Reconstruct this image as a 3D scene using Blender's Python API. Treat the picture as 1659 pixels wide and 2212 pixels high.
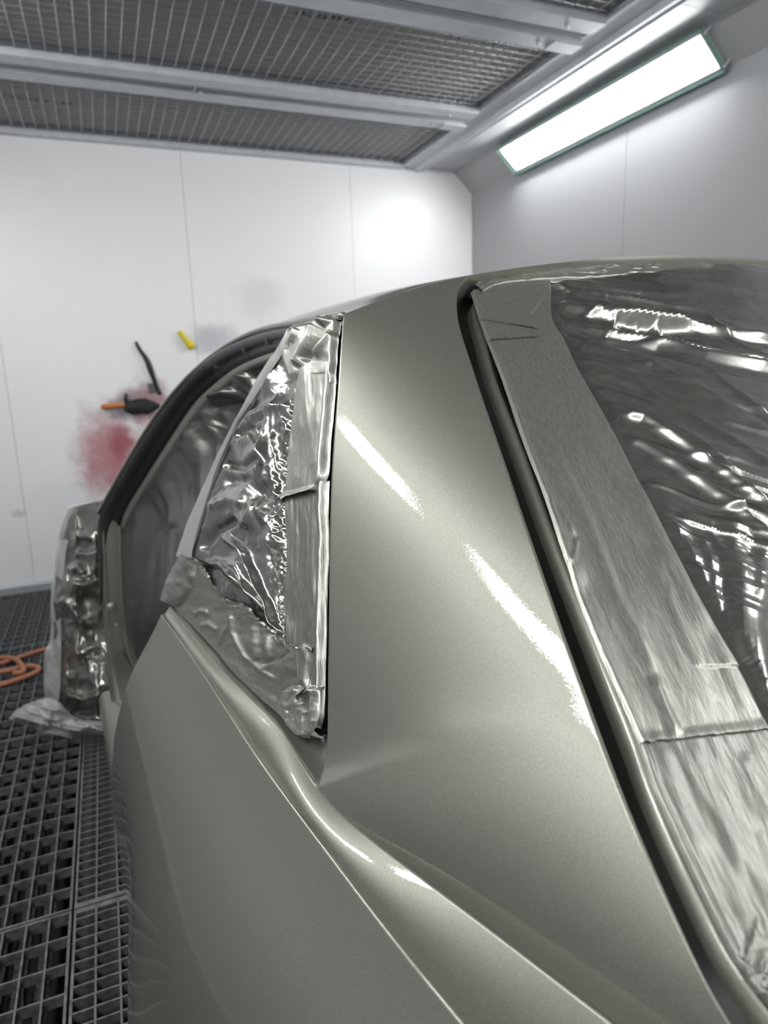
import bpy, bmesh, math, random
import numpy as np
from mathutils import Matrix, Vector

for o in list(bpy.data.objects):
    bpy.data.objects.remove(o)
scene = bpy.context.scene
col = scene.collection

# ------------------------------------------------------------------ camera
W, H, F = 1659, 2212, 1450.0
CX, CY = W / 2, H / 2


def _cd(p):
    v = np.array([(p[0] - CX) / F, -(p[1] - CY) / F, -1.0])
    return v / np.linalg.norm(v)


_y = _cd((220., 820.))
_x = _cd((4090., 694.))
_x = _x - _y * (_x @ _y)
_x /= np.linalg.norm(_x)
ROT = np.array([_x, _y, np.cross(_x, _y)])
CAM = np.array([0, 0, 1.35])

cam_data = bpy.data.cameras.new('camera')
cam = bpy.data.objects.new('camera', cam_data)
col.objects.link(cam)
M = Matrix([list(ROT[i]) + [CAM[i]] for i in range(3)] + [[0, 0, 0, 1]])
cam.matrix_world = M
cam_data.sensor_fit = 'VERTICAL'
cam_data.sensor_height = 36.0
cam_data.lens = F / H * 36.0
cam_data.clip_start = 0.02
cam_data.dof.use_dof = True
cam_data.dof.focus_distance = 0.85
cam_data.dof.aperture_fstop = 5.0
scene.camera = cam

# ------------------------------------------------------------------ world, exposure
world = bpy.data.worlds.new('world')
scene.world = world
world.use_nodes = True
world.node_tree.nodes['Background'].inputs[0].default_value = (.8, .85, 1, 1)
world.node_tree.nodes['Background'].inputs[1].default_value = 0.05
vs = scene.view_settings
vs.view_transform = 'Standard'
vs.look = 'None'
vs.gamma = 1
vs.use_curve_mapping = False
vs.exposure = 0.0
LAMP = 42.0          # emission of the booth's strip lamps


# ------------------------------------------------------------------ helpers
def ray(px, py):
    return ROT @ np.array([(px - CX) / F, -(py - CY) / F, -1.0])


def at(px, py, **k):
    """3D point seen at a pixel, on the plane X=, Y= or Z= (or at depth D=)"""
    d = ray(px, py)
    (a, v), = k.items()
    if a == 'D':
        return CAM + d * v
    i = 'XYZ'.find(a)
    return CAM + d * ((v - CAM[i]) / d[i])


def proj(p):
    c = (np.asarray(p) - CAM) @ ROT
    return np.stack([CX + F * c[..., 0] / -c[..., 2], CY - F * c[..., 1] / -c[..., 2]], -1)


def depth(p):
    return -((np.asarray(p) - CAM) @ ROT)[..., 2]


def nspl(t, V, q):
    """natural cubic spline through V at t, sampled at q"""
    t = np.asarray(t, float); V = np.asarray(V, float); q = np.asarray(q, float)
    sh = V.shape[1:]
    V = V.reshape(len(t), -1)
    n = len(t)
    if n == 2:
        w = ((q - t[0]) / (t[1] - t[0]))[:, None]
        return (V[0] * (1 - w) + V[1] * w).reshape((len(q),) + sh)
    h = np.diff(t)
    A = np.zeros((n, n)); B = np.zeros_like(V)
    A[0, 0] = A[-1, -1] = 1
    for i in range(1, n - 1):
        A[i, i - 1] = h[i - 1]; A[i, i] = 2 * (h[i - 1] + h[i]); A[i, i + 1] = h[i]
        B[i] = 6 * ((V[i + 1] - V[i]) / h[i] - (V[i] - V[i - 1]) / h[i - 1])
    m = np.linalg.solve(A, B)
    k = np.clip(np.searchsorted(t, q) - 1, 0, n - 2)
    hk = h[k][:, None]
    a = (t[k + 1] - q)[:, None]; b = (q - t[k])[:, None]
    r = (m[k] * a ** 3 + m[k + 1] * b ** 3) / (6 * hk) + (V[k] / hk - m[k] * hk / 6) * a + (V[k + 1] / hk - m[k + 1] * hk / 6) * b
    return r.reshape((len(q),) + sh)


def chord(V):
    V = np.asarray(V, float)
    return np.concatenate([[0], np.cumsum(np.sqrt(np.linalg.norm(np.diff(V, axis=0), axis=1)))])


def curve(V, n):
    t = chord(V)
    return nspl(t, V, np.linspace(0, t[-1], n))


def resample(V, n):
    V = curve(V, max(200, n * 4))
    s = np.concatenate([[0], np.cumsum(np.linalg.norm(np.diff(V, axis=0), axis=1))])
    q = np.linspace(0, s[-1], n)
    return np.stack([np.interp(q, s, V[:, i]) for i in range(V.shape[1])], -1)


def polyres(V, n):
    V = np.asarray(V, float)
    s = np.concatenate([[0], np.cumsum(np.linalg.norm(np.diff(V, axis=0), axis=1))])
    q = np.linspace(0, s[-1], n)
    return np.stack([np.interp(q, s, V[:, i]) for i in range(V.shape[1])], -1)


def unit(v):
    v = np.asarray(v, float)
    return v / np.maximum(np.linalg.norm(v, axis=-1, keepdims=True), 1e-9)


# --- lattice noise, vectorised
def _h(i, j, s):
    a = (i * 374761393 + j * 668265263 + s * 974634777) & 0xffffffff
    a = ((a ^ (a >> 13)) * 1274126177) & 0xffffffff
    return ((a ^ (a >> 16)) & 0xffff) / 65535.0


def noise(x, y, s=0):
    x = np.asarray(x, float); y = np.asarray(y, float)
    i = np.floor(x).astype(np.int64); j = np.floor(y).astype(np.int64)
    u = x - i; v = y - j
    u = u * u * u * (u * (u * 6 - 15) + 10); v = v * v * v * (v * (v * 6 - 15) + 10)
    return ((_h(i, j, s) * (1 - u) + _h(i + 1, j, s) * u) * (1 - v) + (_h(i, j + 1, s) * (1 - u) + _h(i + 1, j + 1, s) * u) * v) * 2 - 1


def fbm(x, y, s=0, o=3):
    r = 0; a = 1.; t = 0
    for k in range(o):
        r = r + a * noise(x * 2 ** k + 7.3 * k, y * 2 ** k - 3.1 * k, s + k); t += a; a *= .5
    return r / t


def ridge(x, y, s=0, o=3):
    r = 0; a = 1.; t = 0
    for k in range(o):
        r = r + a * (1 - np.abs(noise(x * 2 ** k + 7.3 * k, y * 2 ** k - 3.1 * k, s + k)) * 2); t += a; a *= .5
    return r / t


def sstep(a, b, x):
    t = np.clip((x - a) / (b - a), 0, 1)
    return t * t * (3 - 2 * t)


def dist_poly(px, py, pts):
    """signed distance (left/right) and arc fraction to a pixel polyline"""
    best = np.full(px.shape, 1e9); sg = np.zeros(px.shape); fr = np.zeros(px.shape)
    pts = np.asarray(pts, float)
    n = len(pts) - 1
    for k in range(n):
        a, b = pts[k], pts[k + 1]
        d = b - a; L2 = d @ d
        t = np.clip(((px - a[0]) * d[0] + (py - a[1]) * d[1]) / L2, 0, 1)
        qx = px - a[0] - t * d[0]; qy = py - a[1] - t * d[1]
        ds = np.hypot(qx, qy)
        m = ds < best
        best = np.where(m, ds, best)
        sg = np.where(m, np.sign(d[0] * qy - d[1] * qx), sg)
        fr = np.where(m, (k + t) / n, fr)
    return best * np.where(sg == 0, 1, sg), fr


# --- mesh builders
def link(name, me, mats=None, parent=None):
    o = bpy.data.objects.new(name, me)
    col.objects.link(o)
    if mats is not None and not me.materials:
        for m in (mats if isinstance(mats, (list, tuple)) else [mats]):
            me.materials.append(m)
    if parent is not None:
        o.parent = parent
    return o


def tag(o, label=None, cat=None, group=None, kind=None):
    if label: o['label'] = label
    if cat: o['category'] = cat
    if group: o['group'] = group
    if kind: o['kind'] = kind
    return o


def empty(name, loc=(0, 0, 0), label=None, cat=None, group=None):
    o = bpy.data.objects.new(name, None)
    o.empty_display_size = .1
    col.objects.link(o)
    o.location = loc
    return tag(o, label, cat, group)


def unparent_loc(o, parent):
    o.parent = parent
    o.matrix_parent_inverse = Matrix.Translation(-Vector(parent.location))


def me_from(name, V, Fc, smooth=True, merge=None, recalc=False):
    me = bpy.data.meshes.new(name)
    me.from_pydata([tuple(v) for v in V], [], Fc)
    if merge or recalc:
        bm = bmesh.new(); bm.from_mesh(me)
        if merge: bmesh.ops.remove_doubles(bm, verts=bm.verts, dist=merge)
        if recalc: bmesh.ops.recalc_face_normals(bm, faces=bm.faces)
        bm.to_mesh(me); bm.free()
    if smooth:
        me.polygons.foreach_set('use_smooth', [True] * len(me.polygons))
    me.update()
    return me


class Geo:
    def __init__(s): s.V = []; s.F = []

    def grid(s, P, keep=None, closed=False):
        r, c = P.shape[:2]; b = len(s.V)
        s.V.extend(P.reshape(-1, 3).tolist())
        for i in range(r - 1):
            for j in range(c - 1 if not closed else c):
                if keep is not None and not keep[i, j]: continue
                j2 = (j + 1) % c
                s.F.append((b + i * c + j, b + i * c + j2, b + (i + 1) * c + j2, b + (i + 1) * c + j))
        return s

    def box(s, lo, hi):
        b = len(s.V)
        for z in (lo[2], hi[2]):
            for x, y in ((lo[0], lo[1]), (hi[0], lo[1]), (hi[0], hi[1]), (lo[0], hi[1])):
                s.V.append((x, y, z))
        for f in ((3, 2, 1, 0), (4, 5, 6, 7), (0, 1, 5, 4), (1, 2, 6, 5), (2, 3, 7, 6), (3, 0, 4, 7)):
            s.F.append(tuple(b + i for i in f))
        return s

    def tube(s, P, r, n=8, cap=True):
        P = np.asarray(P, float); m = len(P)
        rr = np.broadcast_to(r, (m,))
        T = unit(np.gradient(P, axis=0))
        up = np.array([0, 0, 1.]) if abs(T[0, 2]) < .9 else np.array([1., 0, 0])
        G = []
        for i in range(m):
            a = unit(np.cross(T[i], up)); bb = np.cross(a, T[i]); up = bb
            G.append([P[i] + rr[i] * (math.cos(q) * a + math.sin(q) * bb) for q in np.linspace(0, 2 * math.pi, n, endpoint=False)])
        b = len(s.V)
        s.grid(np.array(G), closed=True)
        if cap:
            s.F.append(tuple(b + i for i in range(n))[::-1])
            s.F.append(tuple(b + (m - 1) * n + i for i in range(n)))
        return s

    def prism(s, prof, y0, y1, axis=1):
        """closed profile in the two other axes extruded along an axis"""
        n = len(prof); b = len(s.V)
        for q in (y0, y1):
            for u, v in prof:
                p = [u, v]; p.insert(axis, q); s.V.append(tuple(p))
        for i in range(n):
            j = (i + 1) % n
            s.F.append((b + i, b + j, b + n + j, b + n + i))
        s.F.append(tuple(b + i for i in range(n))[::-1]); s.F.append(tuple(b + n + i for i in range(n)))
        return s

    def make(s, name, mat, parent=None, smooth=False, merge=None, recalc=True):
        return link(name, me_from(name, s.V, s.F, smooth, merge, recalc), mat, parent)


def tris_smooth_by_angle(o, ang=0.6):
    me = o.data
    bm = bmesh.new(); bm.from_mesh(me)
    for e in bm.edges:
        e.smooth = len(e.link_faces) == 2 and e.calc_face_angle(0) < ang
    for f in bm.faces: f.smooth = True
    bm.to_mesh(me); bm.free()


# ------------------------------------------------------------------ materials
def mat(name, base=(.5, .5, .5), rough=.5, metal=0., coat=0., coat_r=.05, spec=.5, **kw):
    m = bpy.data.materials.new(name); m.use_nodes = True
    b = m.node_tree.nodes['Principled BSDF']
    b.inputs['Base Color'].default_value = (*base, 1)
    b.inputs['Roughness'].default_value = rough
    b.inputs['Metallic'].default_value = metal
    b.inputs['Coat Weight'].default_value = coat
    b.inputs['Coat Roughness'].default_value = coat_r
    b.inputs['Specular IOR Level'].default_value = spec
    for k, v in kw.items():
        b.inputs[k.replace('_', ' ')].default_value = v
    return m


def nd(m, t, **kw):
    n = m.node_tree.nodes.new(t)
    for k, v in kw.items():
        if k in n.inputs: n.inputs[k].default_value = v
        else: setattr(n, k, v)
    return n


def wire_up(m, a, ao, b, bi):
    m.node_tree.links.new(a.outputs[ao], b.inputs[bi])


def coords(m, scale=(1, 1, 1), rot=(0, 0, 0)):
    t = nd(m, 'ShaderNodeTexCoord'); mp = nd(m, 'ShaderNodeMapping')
    mp.inputs['Scale'].default_value = scale; mp.inputs['Rotation'].default_value = rot
    wire_up(m, t, 'Object', mp, 'Vector')
    return mp


def add_bump(m, scale, strength, dist, vec=None, detail=2., tex='ShaderNodeTexNoise', target=('Normal',)):
    b = m.node_tree.nodes['Principled BSDF']
    n = nd(m, tex); n.inputs['Scale'].default_value = scale
    if 'Detail' in n.inputs: n.inputs['Detail'].default_value = detail
    if vec is None: vec = coords(m)
    wire_up(m, vec, 'Vector', n, 'Vector')
    bp = nd(m, 'ShaderNodeBump'); bp.inputs['Strength'].default_value = strength; bp.inputs['Distance'].default_value = dist
    wire_up(m, n, 0, bp, 'Height')
    for tg in target:
        wire_up(m, bp, 'Normal', b, tg)
    return n, bp


def add_colvar(m, scale, c0, c1, lo=.35, hi=.65, vec=None, detail=4.):
    b = m.node_tree.nodes['Principled BSDF']
    n = nd(m, 'ShaderNodeTexNoise'); n.inputs['Scale'].default_value = scale; n.inputs['Detail'].default_value = detail
    if vec is None: vec = coords(m)
    wire_up(m, vec, 'Vector', n, 'Vector')
    r = nd(m, 'ShaderNodeValToRGB')
    r.color_ramp.elements[0].position = lo; r.color_ramp.elements[1].position = hi
    r.color_ramp.elements[0].color = (*c0, 1); r.color_ramp.elements[1].color = (*c1, 1)
    wire_up(m, n, 0, r, 0); wire_up(m, r, 0, b, 'Base Color')
    return r


PB = (.225, .225, .192)
paint = mat('metallic_paint', PB, .46, .74, 1., .02)
add_colvar(paint, 1500, tuple(c * .80 for c in PB), tuple(c * 1.22 for c in PB), .38, .62, detail=1)
add_bump(paint, 420, .035, .001, target=('Coat Normal',), detail=1)
film_m = mat('oversprayed_film', (.35, .35, .32), .22, .95, .2, .1)
add_colvar(film_m, 60, (.32, .32, .295), (.40, .40, .365))
add_bump(film_m, 260, .08, .0012, detail=3)
film_d = mat('dark_film', (.075, .078, .068), .34, .55, .35, .15)
tape_m = mat('oversprayed_tape', (.27, .27, .24), .40, .88, .4, .1)
tape_v = mat('oversprayed_tape_glossy', (.30, .30, .265), .42, .8, .6, .07)
tape_l = mat('oversprayed_tape_low', (.25, .25, .22), .46, .85, .5, .08)
tape_s = mat('oversprayed_tape_side', (.25, .25, .22), .42, .85, .45, .1)
# ------------------------------------------------------------------ fibrous tape relief (stretched along the tape)
for tm, rot, st, kc in ((tape_m, (0.6, 0, .35), .35, 1.), (tape_v, (0.35, 0, 0.2), .25, .8), (tape_s, (.5, 0, .3), .3, .66), (tape_l, (.5, 0, .3), .25, .62)):
    at_ = nd(tm, 'ShaderNodeAttribute'); at_.attribute_name = 'tape_along'
    v = nd(tm, 'ShaderNodeMapping'); v.inputs['Scale'].default_value = (620, 75, 1)
    wire_up(tm, at_, 'Vector', v, 'Vector')
    add_bump(tm, 1.0, st * 1.5, .0008, v, 4, target=('Normal', 'Coat Normal'))
    add_colvar(tm, 1.0, tuple(kc * q for q in (.33, .33, .298)), tuple(kc * q for q in (.50, .50, .452)), .3, .7, v)
dark_rub = mat('black_rubber', (.012, .013, .011), .32, 0, .2, .2)
seal_m = mat('door_seal_rubber', (.022, .024, .022), .42)
seal_l = mat('grey_pillar_trim', (.045, .048, .052), .45)
lip_m = mat('overspray_lip', (.22, .22, .20), .4, .5)
glass_dark = mat('tinted_glass', (.02, .022, .02), .05, 0, 0, spec=.5)

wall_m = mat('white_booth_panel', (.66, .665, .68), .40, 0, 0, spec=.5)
wall_shaded = mat('shaded_booth_panel', (.43, .435, .45), .36, 0, 0, spec=.4)  # white panel darkened: dimmer light of the side walls put into the colour
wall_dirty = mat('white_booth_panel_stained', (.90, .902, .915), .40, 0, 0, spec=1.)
galv = mat('galvanised_steel', (.60, .62, .66), .42, .35)
add_colvar(galv, 14, (.57, .59, .63), (.63, .65, .69))
sheet_m = mat('grey_coated_sheet', (.60, .61, .63), .5, .15)
joint_m = mat('pale_joint', (.52, .53, .55), .5)
galv_d = mat('dull_galvanised_steel', (.40, .42, .45), .45, .5)
cloth = mat('filter_cloth', (.41, .415, .40), .9)
v = coords(cloth, (9, 60, 20)); add_bump(cloth, 1., .6, .01, v)
wire_m = mat('zinc_wire', (.55, .57, .60), .4, .4)
grate_m = mat('galvanised_grating', (.15, .155, .165), .5, .5)
add_colvar(grate_m, 40, (.10, .105, .11), (.21, .215, .225))
pit_m = mat('pit_black', (.012, .013, .016), .8)
mat_m = mat('fibre_mat', (.05, .055, .063), .95)
v = coords(mat_m, (90, 90, 90)); add_bump(mat_m, 1., 1., .02, v, 6); add_colvar(mat_m, 1., (.025, .027, .032), (.10, .108, .12), .35, .7, v)
louvre_m = mat('blue_black_louvre', (.014, .016, .032), .55)
trim_m = mat('grey_trim', (.42, .44, .46), .4, .3)
orange_m = mat('orange_hose', (.33, .13, .07), .5)
yellow_m = mat('yellow_plastic', (.85, .68, .02), .4)
black_m = mat('black_plastic', (.015, .015, .018), .5)
wood_or = mat('orange_handle', (.62, .20, .05), .5)
steel = mat('bolt_steel', (.45, .45, .42), .35, .8)


def transl(name, alpha, colr, rough=.25):
    m = mat(name, colr, rough, 0, .3, .1)
    b = m.node_tree.nodes['Principled BSDF']
    b.inputs['Alpha'].default_value = alpha
    return m


milky = transl('milky_film', .55, (.62, .63, .62), .3)
add_bump(milky, 45, .5, .01)


# ------------------------------------------------------------------ room shell
XL, XR, YB, YF, ZC = -1.36, 2.76, -2.6, 4.82, 2.79


def room():
    floor = tag(Geo().box((XL - .1, YB - .1, -.5), (XR + .1, YF + .1, -.40)).make('floor', pit_m), kind='structure')
    ceiling = tag(Geo().box((XL - .1, YB - .1, ZC + .10), (XR + .1, YF + .1, ZC + .2)).make('ceiling', cloth), kind='structure')
    # ---- walls: backing slab plus panels with recessed joints
    def wall(name, lo, hi, axis, seams, z0, z1, face, inward, m):
        w = tag(Geo().box(lo, hi).make(name, joint_m), kind='structure')
        for a, b in zip(seams[:-1], seams[1:]):
            g = Geo()
            if axis == 0:
                l, h = sorted((face, face + inward * .012)); g.box((a + .0012, l, z0), (b - .0012, h, z1))
            else:
                l, h = sorted((face, face + inward * .012)); g.box((l, a + .002, z0), (h, b - .002, z1))
            g.make('wall_panel', m, w)
        return w
    wall('wall_far', (XL - .1, YF + .012, -.5), (XR + .1, YF + .1, ZC + .2), 0, [XL, -.55, .62, 1.775, XR], 0, ZC, YF + .012, -1, wall_dirty)
    wall('wall_right', (XR + .012, YB, -.5), (XR + .1, YF + .1, ZC + .2), 1, [YB, -1.45, -.3, .85, 2.0, 3.15, YF], 0, 2.645, XR + .012, -1, wall_shaded)
    wall('wall_left', (XL - .1, YB, -.5), (XL - .012, YF + .1, ZC + .2), 1, [YB, -1.45, -.3, .85, 2.0, 3.15, 4.3, YF], 0, 2.645, XL - .012, 1, wall_shaded)
    wall('wall_back', (XL - .1, YB - .1, -.5), (XR + .1, YB - .012, ZC + .2), 0, [XL, -.2, .95, 2.0, XR], 0, ZC, YB - .012, 1, wall_m)
    tag(Geo().prism([(YF - .03, 0.), (YF, 0.), (YF, .065), (YF - .012, .065), (YF - .03, .045)], XL, XR, 0).make('baseboard_far', trim_m), kind='structure')
    for nm, x, s in (('right', XR, -1), ('left', XL, 1)):
        tag(Geo().prism([(x, 0.), (x + s * .03, 0.), (x + s * .03, .045), (x + s * .012, .065), (x, .065)], YB, YF, 1).make('baseboard_' + nm, trim_m), kind='structure')
    # ---- slanted soffits that carry the lamps
    for nm, x, s in (('trim_1', XR, -1), ('trim_2', XL, 1)):
        t = tag(Geo().prism([(x, 2.640), (x + s * .165, ZC), (x, ZC)], YB, YF, 1).make(nm, wall_shaded if nm == 'trim_1' else wall_m), kind='structure')
    # ---- ceiling perimeter sheets
    for side, x, s in (('right', XR, -1), ('left', XL, 1)):
        ys = [YB, .1, 1.3, 2.42, YF]
        for a, b in zip(ys[:-1], ys[1:]):
            l, h = sorted((x + s * .165, x + s * .405))
            Geo().box((l, a + .0015, ZC), (h, b - .0015, ZC + .03)).make('ceiling_sheet', sheet_m, ceiling)
        # stepped edge rail
        p = [(x + s * .40, ZC + .05), (x + s * .40, ZC - .012), (x + s * .415, ZC - .02), (x + s * .44, ZC - .012), (x + s * .455, ZC - .028),
             (x + s * .475, ZC - .028), (x + s * .49, ZC - .005), (x + s * .595, ZC - .005), (x + s * .595, ZC + .05)]
        Geo().prism(p, YB, YF, 1).make('ceiling_rail', galv, ceiling)
    # ---- cross beams
    beams = [(YB, YB + .12), (-1.40, -1.12), (-.40, -.12), (.60, .88), (1.58, 1.86), (2.62, 2.90), (3.69, 3.97), (4.755, YF)]
    x0, x1 = XL + .595, XR - .595
    for k, (a, b) in enumerate(beams):
        m = (a + b) / 2
        if 0 < k < len(beams) - 1:
            p = [(a, ZC + .05), (a, ZC - .02), (m - .045, ZC - .02), (m - .035, ZC - .004), (m - .008, ZC - .004), (m - .004, ZC + .02),
                 (m + .004, ZC + .02), (m + .008, ZC - .004), (m + .03, ZC - .004), (m + .04, ZC - .02), (b, ZC - .02), (b, ZC + .05)]
        else:
            p = [(a, ZC + .05), (a, ZC - .02), (b, ZC - .02), (b, ZC + .05)]
        bo = Geo().prism(p, x0, x1, 0).make('ceiling_beam', galv, ceiling)
        if 3 < k < len(beams) - 1:
            for sx, sy in ((x1 - .16, m - .075), (x1 - .19, m + .09), (.62, m + .03)):
                P = np.array([[sx, sy, ZC - .015], [sx, sy, ZC - .026], [sx, sy, ZC - .030]])
                Geo().tube(P, np.array([.010, .010, .006]), 10).make('screw', galv, bo)
            # overlapping joint plate at the end
            Geo().box((x1 - .13, m + .045, ZC - .028), (x1 + .02, b - .01, ZC - .02)).make('end_plate', galv, bo)
            Geo().box((.585, m - .05, ZC - .024), (.597, m + .05, ZC - .0)).make('joint_plate', galv_d, bo)
    # ---- wire grilles with filter cloth, one per bay
    names = ['wire filter grille of the ceiling bay next to the far wall', 'wire filter grille of the second ceiling bay from the far wall',
             'wire filter grille of the third ceiling bay from the far wall, at the top edge', 'wire filter grille of the ceiling bay right above the camera',
             'wire filter grille of the ceiling bay behind the camera', 'wire filter grille of the second ceiling bay behind the camera',
             'wire filter grille of the ceiling bay next to the back wall']
    bays = [(beams[k][1], beams[k + 1][0]) for k in range(len(beams) - 1)][::-1]
    for (a, b), lab in zip(bays, names):
        k = bays.index((a, b))
        r = empty('ceiling_filter_grille', ((x0 + x1) / 2, (a + b) / 2, ZC), lab, 'grille', 'wire filter grilles of the ceiling')
        g = Geo().box((x0, a, ZC + .035), (x1, b, ZC + .07)).make('filter_cloth', cloth)
        unparent_loc(g, r)
        if k > 3: continue
        nx = int((x1 - x0) / .062)
        mw = Geo().tube([(0, a, 0), (0, (a + b) / 2, -.006), (0, b, 0)], .0028, 5)
        mx = Geo().tube([(x0, 0, 0), (x1, 0, 0)], .0024, 5)
        me1 = me_from('wire', mw.V, mw.F, True); me2 = me_from('cross_wire', mx.V, mx.F, True)
        for i in range(nx + 1):
            o = link('wire', me1, wire_m, r); unparent_loc(o, r)
            o.location = (x0 + .01 + i * (x1 - x0 - .02) / nx, 0, ZC + .012)
        ny = int(round((b - a) / .056))
        for i in range(ny):
            o = link('cross_wire', me2, wire_m, r); unparent_loc(o, r)
            o.location = (0, a + (i + .5) * (b - a) / ny, ZC + .0165)
    # faint smeared print on the cloth, seen through the wires
    ink = mat('faded_ink', (.135, .14, .165), .9)
    for px0, py0, px1, py1, k in ((632, 26, 770, 46, 2), (962, 76, 1170, 106, 1), (0, 204, 160, 226, 0)):
        A = at(px0, py0, Z=ZC + .0335); B = at(px1, py1, Z=ZC + .0335)
        g = Geo(); rnd = random.Random(k)
        n = 9
        for i in range(n):
            c = A + (B - A) * (i + .5) / n; w = (B[0] - A[0]) / n * .36
            for q in range(3):
                dx = rnd.uniform(-w, w * .3); dy = rnd.uniform(-.022, .014)
                g.box((c[0] + dx, c[1] + dy, ZC + .0325), (c[0] + dx + w * rnd.uniform(.3, .8), c[1] + dy + rnd.uniform(.006, .02), ZC + .0349))
        par = [o for o in bpy.data.objects if o.name.startswith('ceiling_filter_grille')][k]
        o = g.make('print_mark', ink); unparent_loc(o, par); o['kind'] = 'stuff'


# ------------------------------------------------------------------ strip lamps in the soffits
def lamps():
    em = bpy.data.materials.new('lamp_diffuser'); em.use_nodes = True
    nt = em.node_tree; nt.nodes.clear()
    e = nt.nodes.new('ShaderNodeEmission'); e.inputs[0].default_value = (1, 1, .985, 1); e.inputs[1].default_value = LAMP
    out = nt.nodes.new('ShaderNodeOutputMaterial'); nt.links.new(e.outputs[0], out.inputs[0])
    pane = bpy.data.materials.new('lamp_glass'); pane.use_nodes = True
    nt = pane.node_tree; nt.nodes.clear()
    tr = nt.nodes.new('ShaderNodeBsdfTransparent'); tr.inputs[0].default_value = (.98, .985, .985, 1)
    gl = nt.nodes.new('ShaderNodeBsdfGlossy'); gl.inputs['Roughness'].default_value = .02
    mx = nt.nodes.new('ShaderNodeMixShader'); mx.inputs[0].default_value = .07
    out = nt.nodes.new('ShaderNodeOutputMaterial')
    nt.links.new(tr.outputs[0], mx.inputs[1]); nt.links.new(gl.outputs[0], mx.inputs[2]); nt.links.new(mx.outputs[0], out.inputs[0])
    edge = mat('green_glass_edge', (.25, .48, .43), .15, 0, .3)
    edge.node_tree.nodes['Principled BSDF'].inputs['Transmission Weight'].default_value = .3
    grey = mat('lamp_housing', (.36, .38, .38), .5)

    def lamp(side, y0, y1, label):
        ax = 1
        if side == 'back':          # upright on the back wall, running along X
            ax = 0
            A = np.array([YB, 2.66]); B = np.array([YB, 2.44]); n = np.array([1., 0])
        else:                       # slanted soffit face, top and bottom edge
            x, sg = (XR, -1) if side == 'right' else (XL, 1)
            A = np.array([x + sg * .165, ZC]); B = np.array([x, 2.640])
        t = (B - A) / np.linalg.norm(B - A)
        if side != 'back': n = np.array([sg * abs(t[1]), -abs(t[0])])
        L = np.linalg.norm(B - A)
        mid = (A + B) / 2; mm = (y0 + y1) / 2
        r = empty('strip_lamp', (mm, mid[0], mid[1]) if ax == 0 else (mid[0], mm, mid[1]), label, 'lamp', 'strip lamps of the spray booth')

        def slab(a0, a1, h0, h1, ya, yb, nm, m):
            q = [A + t * a0 * L + n * h0, A + t * a1 * L + n * h0, A + t * a1 * L + n * h1, A + t * a0 * L + n * h1]
            o = Geo().prism([tuple(p) for p in q], ya, yb, ax).make(nm, m); unparent_loc(o, r); return o
        slab(.02, .98, .001, .004, y0, y1, 'housing', grey)
        for a0, a1, ya, yb in ((.02, .12, y0 + .01, y1 - .01), (.88, .98, y0 + .01, y1 - .01), (.12, .88, y0 + .01, y0 + .02), (.12, .88, y1 - .02, y1 - .01)):
            slab(a0, a1, .004, .036, ya, yb, 'housing_rim', grey)
        slab(.13, .87, .004, .010, y0 + .02, y1 - .02, 'diffuser', em)
        slab(.0, 1.0, .038, .042, y0, y1, 'glass_pane', pane)
        slab(.0, .025, .032, .045, y0 - .006, y1 + .006, 'glass_edge', edge)
        slab(.975, 1.0, .032, .045, y0 - .006, y1 + .006, 'glass_edge', edge)
        slab(.0, 1., .032, .045, y0 - .006, y0, 'glass_edge', edge)
        slab(.0, 1., .032, .045, y1, y1 + .006, 'glass_edge', edge)
        for yy in (y0 - .012, y1 + .012):
            for a in (.12, .88):
                c = A + t * a * L
                P = np.array([([yy, c[0] + n[0] * h, c[1] + n[1] * h] if ax == 0 else [c[0] + n[0] * h, yy, c[1] + n[1] * h]) for h in (0, .045, .049)])
                o = Geo().tube(P, np.array([.006, .006, .004]), 8).make('clip', galv); unparent_loc(o, r)
    lamp('right', 2.50, 4.17, 'lit strip lamp in the right soffit above the car, with greenish glass edges')
    lamp('right', -1.70, -.04, 'lit strip lamp in the right soffit near the camera, outside the picture')
    lamp('left', 1.85, 3.50, 'lit strip lamp in the left soffit nearest the far wall')
    lamp('left', -.02, 1.63, 'lit strip lamp in the left soffit beside the car')
    lamp('back', -.95, .65, 'added unseen strip lamp high on the back wall, left of its middle')  # added lamp, unseen: brightens the far wall and the rolled roof edge
    lamp('back', .95, 2.55, 'added unseen strip lamp high on the back wall, right of its middle')  # second added lamp behind the camera, for the same highlights
    lamp('left', -1.86, -.22, 'lit strip lamp in the left soffit near the back wall')


room()
lamps()


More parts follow.
